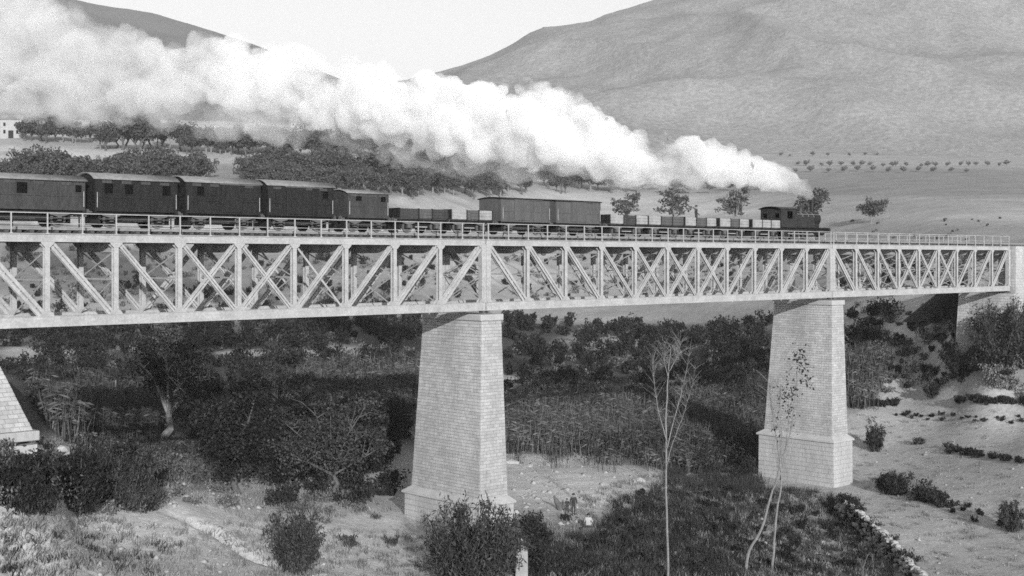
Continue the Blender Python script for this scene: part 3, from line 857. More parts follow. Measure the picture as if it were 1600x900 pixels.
q = MB(); q.tube([(6.45, 0, 2.10), (7.45, 0, 2.10), (7.5, 0, 2.10)], [0.74, 0.74, 0.66], 24); q.box(6.6, 7.4, -0.55, 0.55, 1.2, 1.7); q.build("smokebox", M['black'], lo)
q = MB(); q.tube([(6.95, 0, 2.7), (6.95, 0, 2.85), (6.95, 0, 3.0), (6.95, 0, 3.75), (6.95, 0, 3.8), (6.95, 0, 3.92)], [0.34, 0.26, 0.21, 0.24, 0.31, 0.31], 18); q.build("chimney", M['black'], lo)
q = MB(); q.tube([(4.9, 0, 2.7), (4.9, 0, 3.15), (4.9, 0, 3.32), (4.9, 0, 3.42)], [0.36, 0.35, 0.27, 0.08], 18); q.build("steam_dome", M['loco'], lo)
q = MB(); q.tube([(5.8, 0, 2.7), (5.8, 0, 2.98), (5.8, 0, 3.05)], [0.24, 0.23, 0.1], 14); q.build("sand_dome", M['loco'], lo)
q = MB(); q.tube([(3.3, 0.1, 2.7), (3.3, 0.1, 3.12)], [0.06, 0.09], 8); q.build("safety_valve", M['iron_dark'], lo)
for y in (-0.74, 0.74):
    q = MB(); q.tube([(2.7, y, 2.5), (7.3, y, 2.5)], [0.025, 0.025], 6); q.build("hand_rail", M['rail'], lo)
for x in (3.4, 4.4, 5.4, 6.3):
    q = MB(); q.tube([(x, 0, 2.12), (x + 0.07, 0, 2.12)], [0.70, 0.70], 24); q.build("boiler_band", M['rail'], lo)
cab = MB()
cab.box(0.05, 0.12, -1.2, 1.2, 1.2, 2.05); cab.box(0.05, 0.12, -1.2, 1.2, 2.5, 2.95)
for y0, y1 in ((-1.2, -0.95), (-0.45, 0.45), (0.95, 1.2)): cab.box(0.05, 0.12, y0, y1, 2.05, 2.5)
cab.box(2.6, 2.67, -1.2, 1.2, 1.2, 2.95)
for y in (-1.2, 1.2):
    ya, yb = (y, y + 0.05) if y < 0 else (y - 0.05, y)
    cab.box(0.12, 2.6, ya, yb, 1.2, 2.0); cab.box(0.12, 2.6, ya, yb, 2.72, 2.95); cab.box(0.12, 1.05, ya, yb, 2.0, 2.72); cab.box(1.95, 2.6, ya, yb, 2.0, 2.72)
cab.build("cab", M['loco'], lo)
arched_roof(2.7, 2.95, 0.22, 0.2, 1.22, 0.06).build("cab_roof", M['black'], lo, loc=(1.33, 0, 0))
CHIM = B(lo_s0 + 6.95, TC, RAILZ + 3.95)

# ------------------------------------------------------------------ vegetation
def leaf_quads(c, size, rg, aspect=1.6, up=0.0, k=0.25):
    """one small leaf-spray quad per centre"""
    n = len(c)
    d = rg.normal(size=(n, 3)); d[:, 2] += up * 2
    d /= np.linalg.norm(d, axis=1)[:, None] + 1e-9
    r = rg.normal(size=(n, 3)); e = np.cross(d, r); e /= np.linalg.norm(e, axis=1)[:, None] + 1e-9
    sz = (np.asarray(size) * (1 - k + 2 * k * rg.random(n)))[:, None]
    a = d * sz * aspect * 0.5; b = e * sz * 0.5
    v = np.stack([c - a, c + b * 0.9 - a * 0.1, c + a, c - b * 0.9 - a * 0.1], 1).reshape(-1, 3)
    return v, np.arange(4 * n).reshape(-1, 4)

def grow_tree(seed, Ht, spread, trunk_r, limbs, leaves, leaf, trunk_frac=0.3, lean=0.0, clump=0.16, flat=0.75, subs=4, up=0.1, full=False):
    """-> (trunk MB, crown leaf centres)"""
    rd = random.Random(seed); rg = np.random.default_rng(seed)
    mb = MB()
    th = Ht * trunk_frac
    top = Vector((lean * th, rd.uniform(-0.1, 0.1) * th, th))
    mid = top * 0.5 + Vector((rd.uniform(-.06, .06), rd.uniform(-.06, .06), 0)) * Ht
    mb.tube([(0, 0, -0.4), (0, 0, 0.05), mid, top], [trunk_r * 1.5, trunk_r * 1.2, trunk_r * 0.9, trunk_r * 0.75], 8)
    tips = [(top + Vector((rd.uniform(-1, 1), rd.uniform(-1, 1), rd.uniform(0.1, 0.6))) * spread * 0.4, 0.9) for _ in range(5)] if full else []
    for i in range(limbs):
        az = 2 * math.pi * (i + rd.uniform(-.3, .3)) / limbs
        rad = spread * rd.uniform(0.5, 1.0); zz = th + (Ht - th) * rd.uniform(0.35, 0.95) * (1.0 if rad < spread * .8 else 0.75)
        end = Vector((math.cos(az) * rad + lean * th, math.sin(az) * rad, zz))
        m1 = top.lerp(end, 0.5) + Vector((rd.uniform(-.1, .1), rd.uniform(-.1, .1), rd.uniform(0.02, .12))) * Ht * 0.5
        mb.tube([top - Vector((0, 0, 0.05)), m1, end], [trunk_r * 0.55, trunk_r * 0.33, trunk_r * 0.10], 6)
        tips += [(m1, 0.8), (end, 1.0)]
        for j in range(subs):
            st = m1.lerp(end, rd.uniform(-0.3, 0.8)) if True else m1
            e2 = st + Vector((rd.uniform(-1, 1), rd.uniform(-1, 1), rd.uniform(-0.25, 0.9))) * spread * 0.48
            e2.z = min(e2.z, Ht * 1.02)
            mb.tube([st, st.lerp(e2, 0.5) + Vector((0, 0, 0.04 * Ht)), e2], [trunk_r * 0.2, trunk_r * 0.12, trunk_r * 0.04], 4, cap=False)
            tips.append((e2, rd.uniform(0.6, 1.1)))
    w = np.array([t[1] for t in tips]); w = w / w.sum()
    idx = rg.choice(len(tips), size=leaves, p=w)
    cen = np.array([tuple(t[0]) for t in tips])[idx]
    sc = np.array([t[1] for t in tips])[idx][:, None]
    g = rg.normal(size=(leaves, 3)); g /= np.linalg.norm(g, axis=1)[:, None]
    g *= (rg.random(leaves) ** 0.45)[:, None]
    cen = cen + g * sc * np.array([1, 1, flat]) * clump * Ht
    cen[:, 2] = np.maximum(cen[:, 2], 0.05)
    v, f = leaf_quads(cen, np.full(leaves, leaf), rg, up=up)
    return mb, v, f

TREE = {}
def proto(key, leafmat, barkmat, **kw):
    mb, v, f = grow_tree(**kw)
    TREE[key] = (mb.mesh("trunk", M[barkmat]), np_mesh("crown", v, f, M[leafmat]), kw['Ht'], kw['spread'])
proto('far1', 'leaf_far', 'bark_dark', seed=1, Ht=6, spread=2.6, trunk_r=.20, limbs=7, leaves=1500, leaf=.34, trunk_frac=.22, clump=.17)
proto('far2', 'leaf_far', 'bark_dark', seed=2, Ht=7, spread=2.4, trunk_r=.20, limbs=8, leaves=1600, leaf=.34, trunk_frac=.18, clump=.15)
proto('far3', 'leaf_far', 'bark', seed=3, Ht=6, spread=3.2, trunk_r=.22, limbs=9, leaves=1700, leaf=.32, trunk_frac=.2, clump=.18)
proto('far4', 'leaf_far', 'bark', seed=14, Ht=8, spread=2.2, trunk_r=.2, limbs=8, leaves=1500, leaf=.34, trunk_frac=.3, clump=.13)
proto('loose', 'leaf_far', 'bark', seed=5, Ht=6, spread=2.7, trunk_r=.18, limbs=8, leaves=1100, leaf=.30, trunk_frac=.22, clump=.13)
proto('orch', 'leaf_orch', 'bark_dark', seed=6, Ht=4, spread=2.0, trunk_r=.16, limbs=6, leaves=350, leaf=.42, trunk_frac=.22, clump=.2)
proto('dense', 'leaf', 'bark_mid', seed=7, Ht=7.5, spread=3.3, trunk_r=.24, limbs=10, leaves=11000, leaf=.15, trunk_frac=.2, clump=.15, subs=7, full=True)
proto('forked', 'leaf', 'bark', seed=8, Ht=10, spread=3.9, trunk_r=.36, limbs=7, leaves=5200, leaf=.15, trunk_frac=.24, lean=.3, clump=.11, subs=7)
proto('twiggy', 'leaf_mid', 'bark_mid', seed=9, Ht=6, spread=3.3, trunk_r=.17, limbs=12, leaves=6500, leaf=.12, trunk_frac=.2, clump=.13, subs=9, full=True)

def plant(name, key, px, py, hpx, label, cat="tree", group=None, rot=None, wide=1.0, seedz=0):
    me_t, me_c, Ht, sp_ = TREE[key]
    p = spot(px, py)
    hgt = hpx * p.y / F
    rd = random.Random(int(px * 7 + py * 13))
    e = empty(name, (p.x, p.y, p.z - 0.05), rd.uniform(0, 6.28) if rot is None else rot, label, cat, group)
    k = hgt / Ht
    e.scale = (k * wide, k * wide, k)
    obj("trunk", me_t, e); obj("crown", me_c, e)
    return e

# scattered scrub as one mass
class Mass:
    def __init__(self): self.v = []; self.f = []; self.n = 0
    def add(self, v, f):
        self.v.append(v); self.f.append(f + self.n); self.n += len(v)
    def build(self, name, mat, label):
        o = obj(name, np_mesh(name, np.concatenate(self.v), np.concatenate(self.f), M[mat]))
        return tag(o, label, kind="stuff")
RG = np.random.default_rng(11)
def in_poly(x, y, poly):
    c = False
    for i in range(len(poly)):
        (x1, y1), (x2, y2) = poly[i], poly[i - 1]
        if (y1 > y) != (y2 > y) and x < (x2 - x1) * (y - y1) / (y2 - y1) + x1: c = not c
    return c
def scatter(poly, n):
    xs = [p[0] for p in poly]; ys = [p[1] for p in poly]; out = []
    while len(out) < n:
        x = RG.uniform(min(xs), max(xs)); y = RG.uniform(min(ys), max(ys))
        if in_poly(x, y, poly): out.append((x, y, spot(x, y)))
    return out
def clump_leaves(p, hgt, rad, n, size, rg=RG, up=0.4):
    """an uneven bush: leaf sprays on several upward shoots"""
    k = 5 + int(rg.integers(0, 5))
    az = rg.uniform(0, 6.28, k); rr = rad * np.sqrt(rg.random(k)) * 0.75; hh = hgt * (0.55 + 0.45 * rg.random(k))
    i = rg.integers(0, k, n); t = rg.random(n) ** 0.7
    c = np.stack([np.cos(az[i]) * rr[i] * (0.5 + 0.6 * t), np.sin(az[i]) * rr[i] * (0.5 + 0.6 * t), hh[i] * t], 1)
    g = rg.normal(size=(n, 3)); g /= np.linalg.norm(g, axis=1)[:, None]; g *= (rg.random(n) ** 0.5)[:, None]
    c = c + g * np.array([rad * 0.42, rad * 0.42, hgt * 0.16]); c[:, 2] = np.maximum(c[:, 2], 0.0)
    v, f = leaf_quads(c + np.array(p), np.full(n, size), rg, 2.0, up)
    return v, f
scrub = Mass()
def scrub_region(poly, n, h0, h1, leaves=260):
    for (x, y, p) in scatter(poly, n):
        h_ = RG.uniform(h0, h1); r_ = h_ * RG.uniform(0.5, 0.95)
        size = max(0.13, 2.6 * p.y / F)
        v, f = clump_leaves(p, h_, r_, leaves, size)
        scrub.add(v, f)
scrub_region([(50, 530), (240, 520), (400, 515), (640, 500), (655, 560), (400, 600), (60, 640)], 120, 1.5, 4.0)
scrub_region([(130, 570), (330, 560), (640, 560), (640, 640), (130, 640)], 75, 1.2, 3.2)
scrub_region([(440, 600), (640, 640), (615, 760), (450, 720)], 45, 1.2, 3.5)
scrub_region([(250, 650), (450, 640), (450, 720), (350, 740), (250, 690)], 30, 0.8, 2.2)
scrub_region([(330, 680), (620, 680), (612, 780), (560, 800), (480, 780), (400, 765)], 80, 0.7, 2.6, 320)
scrub_region([(300, 600), (640, 600), (640, 690), (300, 690)], 70, 1.0, 3.0)
scrub_region([(790, 500), (900, 505), (1080, 520), (1210, 500), (1200, 560), (1000, 570), (790, 560)], 120, 1.6, 4.2)
scrub_region([(790, 560), (1000, 570), (1200, 560), (1195, 640), (1000, 640), (790, 640)], 90, 1.0, 3.0)
scrub_region([(1060, 640), (1190, 640), (1190, 745), (1120, 760), (1060, 700)], 40, 1.0, 3.0)
scrub_region([(1320, 490), (1400, 490), (1380, 560), (1360, 620), (1325, 640)], 34, 0.8, 2.6)
scrub_region([(1380, 490), (1520, 480), (1500, 570), (1400, 600)], 14, 0.5, 1.6)
scrub_region([(1490, 500), (1600, 490), (1600, 560), (1520, 575)], 36, 1.0, 3.2)
scrub_region([(840, 850), (935, 838), (960, 790), (1040, 760), (1190, 775), (1300, 790), (1395, 900), (840, 900)], 150, 0.3, 0.9, 200)
scrub_region([(0, 740), (250, 720), (230, 785), (0, 795)], 40, 0.8, 2.6, 420)
scrub_region([(780, 840), (840, 815), (860, 900), (780, 900)], 16, 0.8, 1.8, 320)
scrub_region([(0, 525), (400, 515), (400, 440), (0, 445)], 50, 0.8, 2.6, 150)
scrub_region([(0, 505), (660, 480), (660, 530), (420, 545), (0, 548)], 170, 1.4, 3.4, 220)
scrub_region([(0, 570), (240, 560), (240, 640), (60, 650)], 60, 0.9, 2.4)
scrub_region([(560, 500), (655, 500), (645, 690), (560, 690)], 50, 1.2, 3.2)
scrub_region([(1120, 560), (1200, 540), (1195, 760), (1130, 740)], 50, 1.0, 3.0)
scrub_region([(400, 490), (750, 480), (750, 400), (400, 410)], 55, 0.8, 2.6, 120)
scrub_region([(790, 480), (1220, 465), (1220, 400), (790, 400)], 40, 0.8, 2.2, 110)
scrub_region([(1310, 470), (1560, 450), (1560, 395), (1310, 395)], 60, 0.5, 2.0, 160)
def strip(pts, n, h0, h1, leaves, spread=5):
    """ragged growth along a terrace edge"""
    for k in range(n):
        t = RG.random() * (len(pts) - 1); i = int(t); f_ = t - i
        x = pts[i][0] + (pts[i + 1][0] - pts[i][0]) * f_ + RG.normal() * spread; y = pts[i][1] + (pts[i + 1][1] - pts[i][1]) * f_ + RG.normal() * spread * 0.7
        p = spot(x, y); h_ = RG.uniform(h0, h1)
        scrub.add(*clump_leaves(p, h_, h_ * RG.uniform(0.7, 1.3), leaves, max(0.11, 2.0 * p.y / F), up=0.7))
scrub_region([(1555, 520), (1600, 510), (1600, 580), (1560, 570)], 24, 0.8, 2.4, 200)
scrub_region([(0, 765), (255, 755), (245, 800), (0, 806)], 34, 0.4, 1.4, 260)
strip([(1385, 755), (1430, 772), (1475, 788)], 46, 0.5, 1.2, 150, 8)
strip([(1475, 790), (1520, 800), (1570, 815), (1610, 828)], 20, 0.2, 0.6, 90, 8)
strip([(1480, 704), (1520, 710), (1560, 716), (1610, 724)], 34, 0.3, 0.8, 110, 4)
strip([(1335, 634), (1400, 632)], 26, 0.4, 1.0, 110, 3)
strip([(1495, 626), (1540, 628), (1610, 630)], 34, 0.4, 0.9, 110, 3)
strip([(1400, 648), (1500, 654), (1600, 660)], 26, 0.15, 0.5, 70, 5)
strip([(1420, 600), (1470, 590), (1530, 575), (1560, 580)], 30, 0.3, 1.2, 120, 14)
strip([(1312, 778), (1345, 812), (1380, 848), (1425, 900)], 60, 0.3, 0.9, 130, 7)
scrub.build("scrub", 'leaf', "dense dark scrub covering the valley floor below the bridge")

brush = Mass()
def brush_region(poly, n, h0, h1, leaves=120):
    for (x, y, p) in scatter(poly, n):
        h_ = RG.uniform(h0, h1)
        brush.add(*clump_leaves(p, h_, h_ * RG.uniform(0.7, 1.4), leaves, max(0.10, 2.0 * p.y / F), up=0.8))
brush_region([(0, 520), (750, 485), (750, 385), (0, 385)], 330, 0.5, 1.8, 70)
brush_region([(790, 480), (1220, 465), (1220, 390), (790, 390)], 170, 0.5, 1.8, 60)
brush_region([(60, 540), (640, 520), (640, 690), (100, 690)], 150, 0.5, 1.8)
brush_region([(790, 520), (1200, 520), (1195, 640), (790, 640)], 150, 0.6, 2.0)
brush_region([(1330, 480), (1560, 480), (1500, 600), (1340, 620)], 120, 0.4, 1.6)
brush_region([(150, 700), (350, 700), (620, 790), (560, 830), (300, 790)], 90, 0.3, 0.9)
brush_region([(1310, 460), (1560, 450), (1570, 390), (1310, 390)], 110, 0.4, 1.4, 70)
brush_region([(0, 770), (250, 755), (260, 806), (0, 812)], 40, 0.5, 1.5, 160)
brush_region([(0, 692), (100, 690), (110, 725), (0, 725)], 26, 0.25, 0.7, 110)
brush_region([(1540, 540), (1600, 520), (1600, 620), (1540, 610)], 40, 0.4, 1.4)
brush_region([(940, 800), (1190, 770), (1390, 900), (940, 900)], 60, 0.2, 0.6)
brush_region([(1320, 345), (1590, 338), (1590, 380), (1320, 383)], 22, 0.2, 0.6, 60)
brush.build("brushwood", 'brush', "dry grey brushwood scattered over the banks and valley floor")
# reeds
def reed_mesh(polys):
    V = []
    for poly, n, h0, h1 in polys:
        for (x, y, p) in scatter(poly, n):
            m = 16
            c = np.array(p) + np.c_[RG.normal(scale=0.55, size=(m, 2)), np.zeros(m)]
            hh = RG.uniform(h0, h1, m); w = np.full(m, max(0.05, 0.9 * p.y / F)) * RG.uniform(.7, 1.3, m)
            az = RG.uniform(0, 6.28, m); lean = RG.normal(scale=0.13, size=(m, 2)) * hh[:, None]
            sx = np.c_[np.cos(az), np.sin(az), np.zeros(m)] * w[:, None] * 0.5
            topc = c + np.c_[lean, hh]; midc = c + np.c_[lean * 0.35, hh * 0.55]
            V.append(np.stack([c - sx, c + sx, midc + sx * 0.9, midc - sx * 0.9], 1).reshape(-1, 3))
            V.append(np.stack([midc - sx * 0.9, midc + sx * 0.9, topc + sx * 0.15, topc - sx * 0.15], 1).reshape(-1, 3))
            # a drooping blade
            d = np.c_[np.cos(az + 1.3), np.sin(az + 1.3), -0.3 + 0 * az] * (hh * 0.28)[:, None]
            q = c + np.c_[lean * 0.5, hh * RG.uniform(0.5, 0.9, m)]
            V.append(np.stack([q, q + d * 0.5 + [0, 0, 0.1], q + d, q + d * 0.5 - np.array([0, 0, 1]) * w[:, None]], 1).reshape(-1, 3))
    v = np.concatenate(V)
    return np_mesh("reeds", v, np.arange(len(v)).reshape(-1, 4), M['reed'])
tag(obj("reeds", reed_mesh([([(50, 605), (330, 610), (240, 690), (90, 690)], 420, 1.8, 3.2), ([(470, 590), (655, 570), (640, 660), (480, 650)], 330, 1.8, 3.4),
   ([(790, 640), (1195, 630), (1190, 708), (1000, 716), (790, 710)], 820, 1.6, 3.5), ([(790, 600), (1195, 590), (1195, 735), (1000, 742), (800, 728)], 190, 0.8, 2.4), ([(1000, 700), (1110, 690), (1110, 740), (1010, 735)], 130, 1.2, 2.2), ([(1325, 560), (1390, 560), (1360, 640), (1325, 640)], 120, 1.5, 3.0), ([(100, 690), (330, 700), (330, 760), (150, 750)], 170, 0.5, 1.3)])),
   "tall cane reeds growing across the river bed", kind="stuff")
def grass_mesh(polys, mat='dry', name="dry_grass"):
    V = []
    for poly, n, h0, h1 in polys:
        for (x, y, p) in scatter(poly, n):
            m = 22
            c = np.array(p) + np.c_[RG.normal(scale=0.22, size=(m, 2)), np.zeros(m) - 0.03]
            hh = RG.uniform(h0, h1, m); w = np.full(m, 0.03)
            az = RG.uniform(0, 6.28, m); lean = RG.normal(scale=0.4, size=(m, 2)) * hh[:, None]
            sx = np.c_[np.cos(az), np.sin(az), np.zeros(m)] * w[:, None]
            topc = c + np.c_[lean, hh]
            V.append(np.stack([c - sx, c + sx, topc + sx * 0.2, topc - sx * 0.2], 1).reshape(-1, 3))
    v = np.concatenate(V)
    return np_mesh(name, v, np.arange(len(v)).reshape(-1, 4), M[mat])
tag(obj("weeds", grass_mesh([([(835, 850), (935, 836), (965, 785), (1040, 755), (1195, 770), (1310, 780), (1400, 905), (835, 905)], 0, 0.25, 0.8), ([(835, 850), (935, 836), (965, 785), (1040, 755), (1130, 765), (1150, 905), (835, 905)], 1300, 0.2, 0.75), ([(1130, 765), (1195, 762), (1310, 772), (1400, 905), (1150, 905)], 700, 0.15, 0.6), ([(0, 830), (300, 850), (250, 905), (0, 905)], 45, 0.15, 0.45), ([(1040, 700), (1190, 720), (1190, 775), (1040, 760)], 400, 0.3, 0.9)], 'weeds', "weeds")),
    "dark weeds covering the ground between the piers", kind="stuff")
tag(obj("dry_grass", grass_mesh([([(0, 800), (600, 830), (800, 860), (800, 905), (0, 905)], 500, 0.1, 0.4), ([(850, 800), (1000, 740), (1330, 790), (1400, 905), (850, 905)], 900, 0.15, 0.5), ([(230, 700), (430, 720), (620, 800), (400, 820), (250, 770)], 300, 0.15, 0.5), ([(1330, 640), (1600, 640), (1600, 905), (1450, 905), (1340, 780)], 160, 0.1, 0.35)])),
    "dry grass tufts scattered over the sandy ground", kind="stuff")

# pebbles
def pebbles(polys):
    V, Fc, n = [], [], 0
    base = np.array([[1, 0, 0], [-1, 0, 0], [0, 1, 0], [0, -1, 0], [0, 0, 1], [0, 0, -1]], float)
    tri = np.array([[0, 2, 4], [2, 1, 4], [1, 3, 4], [3, 0, 4], [2, 0, 5], [1, 2, 5], [3, 1, 5], [0, 3, 5]])
    for poly, cnt, r0, r1 in polys:
        for (x, y, p) in scatter(poly, cnt):
            r = r0 + (r1 - r0) * RG.random() ** 3; a = RG.uniform(0, 6.28); c_, s_ = math.cos(a), math.sin(a)
            v = base * (r * RG.uniform(0.6, 1.4, 3)) * np.array([1.3, 1, 0.7]) + RG.normal(size=(6, 3)) * r * 0.18
            V.append(v @ np.array([[c_, s_, 0], [-s_, c_, 0], [0, 0, 1]]) + np.array(p)); Fc.append(tri + n); n += 6
    return np_mesh("pebbles", np.concatenate(V), np.concatenate(Fc), M['rubble'])
tag(obj("pebbles", pebbles([([(795, 722), (1010, 735), (1000, 770), (900, 820), (810, 830)], 260, 0.06, 0.35), ([(0, 805), (620, 835), (800, 870), (800, 905), (0, 905)], 420, 0.05, 0.26), ([(1130, 790), (1320, 790), (1400, 905), (1090, 905)], 260, 0.08, 0.35), ([(1335, 660), (1600, 660), (1600, 900), (1450, 900)], 200, 0.05, 0.22), ([(220, 730), (350, 745), (420, 800), (260, 790)], 120, 0.08, 0.4)])),
    "loose stones and pebbles strewn over the river bed", kind="stuff")

# single trees and bushes ----------------------------------------------
plant("tree", 'forked', 250, 690, 180, "tree with pale forked trunk standing left in the valley", rot=0.2)
plant("tree", 'dense', 372, 772, 175, "dense dark tree with short pale trunk, left of the middle pier", rot=1.0)
plant("tree", 'twiggy', 520, 770, 150, "twiggy half-bare tree with bent pale branches near the middle pier", rot=2.2)
plant("tree", 'dense', 585, 735, 130, "dark tree crowding the left side of the middle pier", rot=4.0)
plant("tree", 'twiggy', 455, 690, 100, "grey twiggy tree behind the dense dark tree", rot=0.4)
plant("tree", 'loose', 262, 552, 48, "small round tree far down the valley on the left")
plant("tree", 'dense', 318, 560, 62, "dark tree under the truss left of the round one's gap")
plant("tree", 'twiggy', 1185, 640, 62, "pale twiggy tree just left of the farther pier", rot=1.0)

def bush_thing(name, px, py, hpx, wpx, n, size, label, cat="bush", mat='leaf', seed=0, up=0.6, shoots=34, group=None):
    p = spot(px, py); hgt = hpx * p.y / F; rad = wpx * p.y / F / 2
    rg = np.random.default_rng(seed + int(px))
    e = empty(name, (p.x, p.y, p.z - 0.1), 0, label, cat, group)
    mb = MB(); C_ = []
    for k in range(shoots):
        az = rg.uniform(0, 6.28); rr = rad * math.sqrt(rg.random()) * 0.95; hh = hgt * (0.30 + 0.72 * rg.random() ** 1.2) * (1 - 0.35 * (rr / rad) ** 2)
        b0 = Vector((math.cos(az) * rr * 0.25, math.sin(az) * rr * 0.25, 0)); b2 = Vector((math.cos(az) * rr, math.sin(az) * rr, hh))
        b1 = b0.lerp(b2, 0.5) + Vector((0, 0, 0.1 * hgt))
        mb.tube([b0, b1, b2], [0.035, 0.022, 0.008], 5, cap=False)
        m = int(n * 1.5 * rg.uniform(0.5, 1.5)) // shoots; t = rg.random(m) ** 0.6
        c = np.outer((1 - t) ** 2, b0) + np.outer(2 * t * (1 - t), b1) + np.outer(t ** 2, b2)
        g = rg.normal(size=(m, 3)) * rad * (0.06 + 0.10 * (1 - t))[:, None]
        C_.append(c + g)
    C_ = np.concatenate(C_); C_[:, 2] = np.maximum(C_[:, 2], 0.02)
    v, f = leaf_quads(C_, np.full(len(C_), size * 0.62), rg, 3.8, up, 0.5)
    mb.build("stems", M['bark_dark'], e)
    obj("foliage", np_mesh("foliage", v, f, M[mat]), e)
    return e
bush_thing("large_bush", 742, 912, 150, 175, 15000, 0.13, "large leafy bush in the foreground before the middle pier", mat='leaf_mid', shoots=80)
bush_thing("bush", 462, 893, 112, 110, 6500, 0.12, "upright bush in the left foreground on pale sand", mat='leaf_mid', shoots=60)
bush_thing("bush", 35, 796, 85, 120, 5000, 0.12, "dark bush at the left edge below the abutment")
bush_thing("bush", 125, 795, 105, 140, 6000, 0.12, "broad dark bush, middle one of three left of the sand")
bush_thing("bush", 205, 792, 108, 110, 5000, 0.12, "tall dark bush, right one of three left of the sand", mat='leaf_mid')
bush_thing("bush", 33, 745, 42, 45, 1500, 0.11, "small conical bush on the pale bank by the abutment")
bush_thing("bush", 545, 855, 32, 34, 260, 0.10, "wispy little shrub on the sand left of the middle pier", shoots=14, mat='leaf_mid')
bush_thing("bush", 612, 852, 26, 30, 220, 0.10, "tiny shrub on the sand at the middle pier's foot", shoots=14, mat='leaf_mid')
bush_thing("bush", 440, 790, 40, 60, 1600, 0.11, "low bush on the bank behind the left foreground bush")
bush_thing("bush", 1393, 772, 40, 60, 2200, 0.13, "round dark bush on the right sandy terrace")
bush_thing("bush", 1582, 830, 56, 52, 1600, 0.13, "loose bush on the sand at the right edge", mat='leaf_mid')
bush_thing("bush", 1367, 705, 58, 40, 1400, 0.14, "dark leaning bush right beside the farther pier")
bush_thing("bush", 1458, 620, 36, 36, 900, 0.16, "small dark bush alone on the upper terrace")
bush_thing("bush", 1498, 588, 62, 80, 2600, 0.17, "dark bush on the bare eroded bank right of the farther pier")
bush_thing("bush", 1562, 560, 105, 110, 4200, 0.17, "tall dark bush at the foot of the right abutment", mat='leaf_mid')
bush_thing("bush", 1598, 560, 90, 80, 2600, 0.17, "tall bush at the right edge under the abutment", mat='leaf_mid')
bush_thing("bush", 1436, 694, 16, 22, 300, 0.13, "tiny dark bush between terrace rows on the right")
# slender bare tree and two leaning saplings --------------------------------
def stems(name, base, polys, label, twig_seed, leaves=None, thick=0.13, ntw=36):
    """polys: list of polylines in image px at the depth of the base; first is the trunk"""
    p = spot(*base); e = empty(name, p, 0, label, "tree")
    rd = random.Random(twig_seed); trunk = None
    for k, (pl, r0, r1) in enumerate(polys):
        pts = []
        for i, (x, y) in enumerate(pl):
            q = px2w(x, y, p.y) - p
            q.y += rd.uniform(-0.12, 0.12) * i + (0 if k == 0 else rd.uniform(-0.3, 0.3) * i)
            pts.append(q)
        n = len(pts); mb = MB()
        # smooth resample
        fine = []
        for i in range(n - 1):
            a = pts[max(i - 1, 0)]; b = pts[i]; c = pts[i + 1]; d = pts[min(i + 2, n - 1)]
            for t in (0, .25, .5, .75):
                fine.append(0.5 * ((2 * b) + (c - a) * t + (2 * a - 5 * b + 4 * c - d) * t * t + (3 * b - a - 3 * c + d) * t ** 3))
        fine.append(pts[-1])
        fine = [f_ + Vector((rd.uniform(-.03, .03), rd.uniform(-.03, .03), 0)) for f_ in fine]
        N_ = len(fine)
        mb.tube(fine, [r0 + (r1 - r0) * i / (N_ - 1) for i in range(N_)], 7)
        for t in range(ntw if k else ntw // 2):
            i = rd.randint(N_ // 3 if k else N_ // 2, N_ - 1); s_ = fine[i]
            dr = Vector((rd.uniform(-1, 1), rd.uniform(-1, 1), rd.uniform(0.3, 1.3))).normalized() * rd.uniform(0.4, 1.5)
            mb.tube([s_, s_ + dr * 0.5 + Vector((0, 0, .05)), s_ + dr], [0.011, 0.008, 0.004], 4, cap=False)
        o = mb.build("trunk" if k == 0 else "branch", M['bark'], e)
    if leaves:
        rg = np.random.default_rng(twig_seed); C_ = []
        for (x, y, rx, ry, n) in leaves:
            c = np.array(px2w(x, y, p.y) - p); sc = p.y / F
            C_.append(c + np.c_[rg.normal(size=n) * rx * sc, rg.normal(size=n) * rx * sc, rg.normal(size=n) * ry * sc])
        v, f = leaf_quads(np.concatenate(C_), np.full(sum(len(a) for a in C_), 0.15), rg, 1.7, 0)
        obj("foliage", np_mesh("foliage", v, f, M['leaf']), e)
    return e
stems("bare_tree", (1043, 906), [([(1044, 910), (1042, 800), (1041, 700), (1043, 620), (1047, 560), (1050, 545)], 0.085, 0.018),
    ([(1042, 690), (1030, 645), (1022, 600), (1018, 560)], 0.038, 0.009), ([(1042, 700), (1058, 640), (1070, 600), (1076, 545)], 0.042, 0.009), ([(1042, 725), (1052, 690), (1066, 655), (1080, 620), (1085, 575)], 0.032, 0.008), ([(1045, 590), (1038, 565), (1036, 545)], 0.03, 0.01), ([(1046, 580), (1057, 560), (1064, 535)], 0.03, 0.01)],
    "slender bare pale tree rising from the grass between the piers", 5)
stems("leaning_sapling", (1166, 893), [([(1165, 896), (1172, 860), (1190, 825), (1205, 775), (1214, 740), (1220, 690), (1222, 640), (1218, 600)], 0.12, 0.02), ([(1216, 730), (1232, 690), (1240, 640), (1248, 600), (1255, 560)], 0.05, 0.012), ([(1220, 680), (1208, 640), (1204, 600)], 0.04, 0.01)],
    "leaning pale sapling with dark leaves, left of the crossing pair", 8, leaves=[(1250, 565, 9, 12, 60), (1258, 590, 7, 10, 45), (1238, 610, 8, 10, 50), (1222, 625, 8, 10, 30), (1250, 545, 5, 7, 20)])
stems("leaning_sapling", (1207, 892), [([(1206, 896), (1209, 860), (1213, 800), (1220, 750), (1216, 700), (1208, 655), (1202, 610)], 0.11, 0.02), ([(1219, 750), (1228, 700), (1232, 650), (1228, 600)], 0.05, 0.012)],
    "upright pale sapling, right of the crossing pair before the farther pier", 18, leaves=[(1234, 640, 7, 14, 40), (1214, 660, 6, 10, 25)])

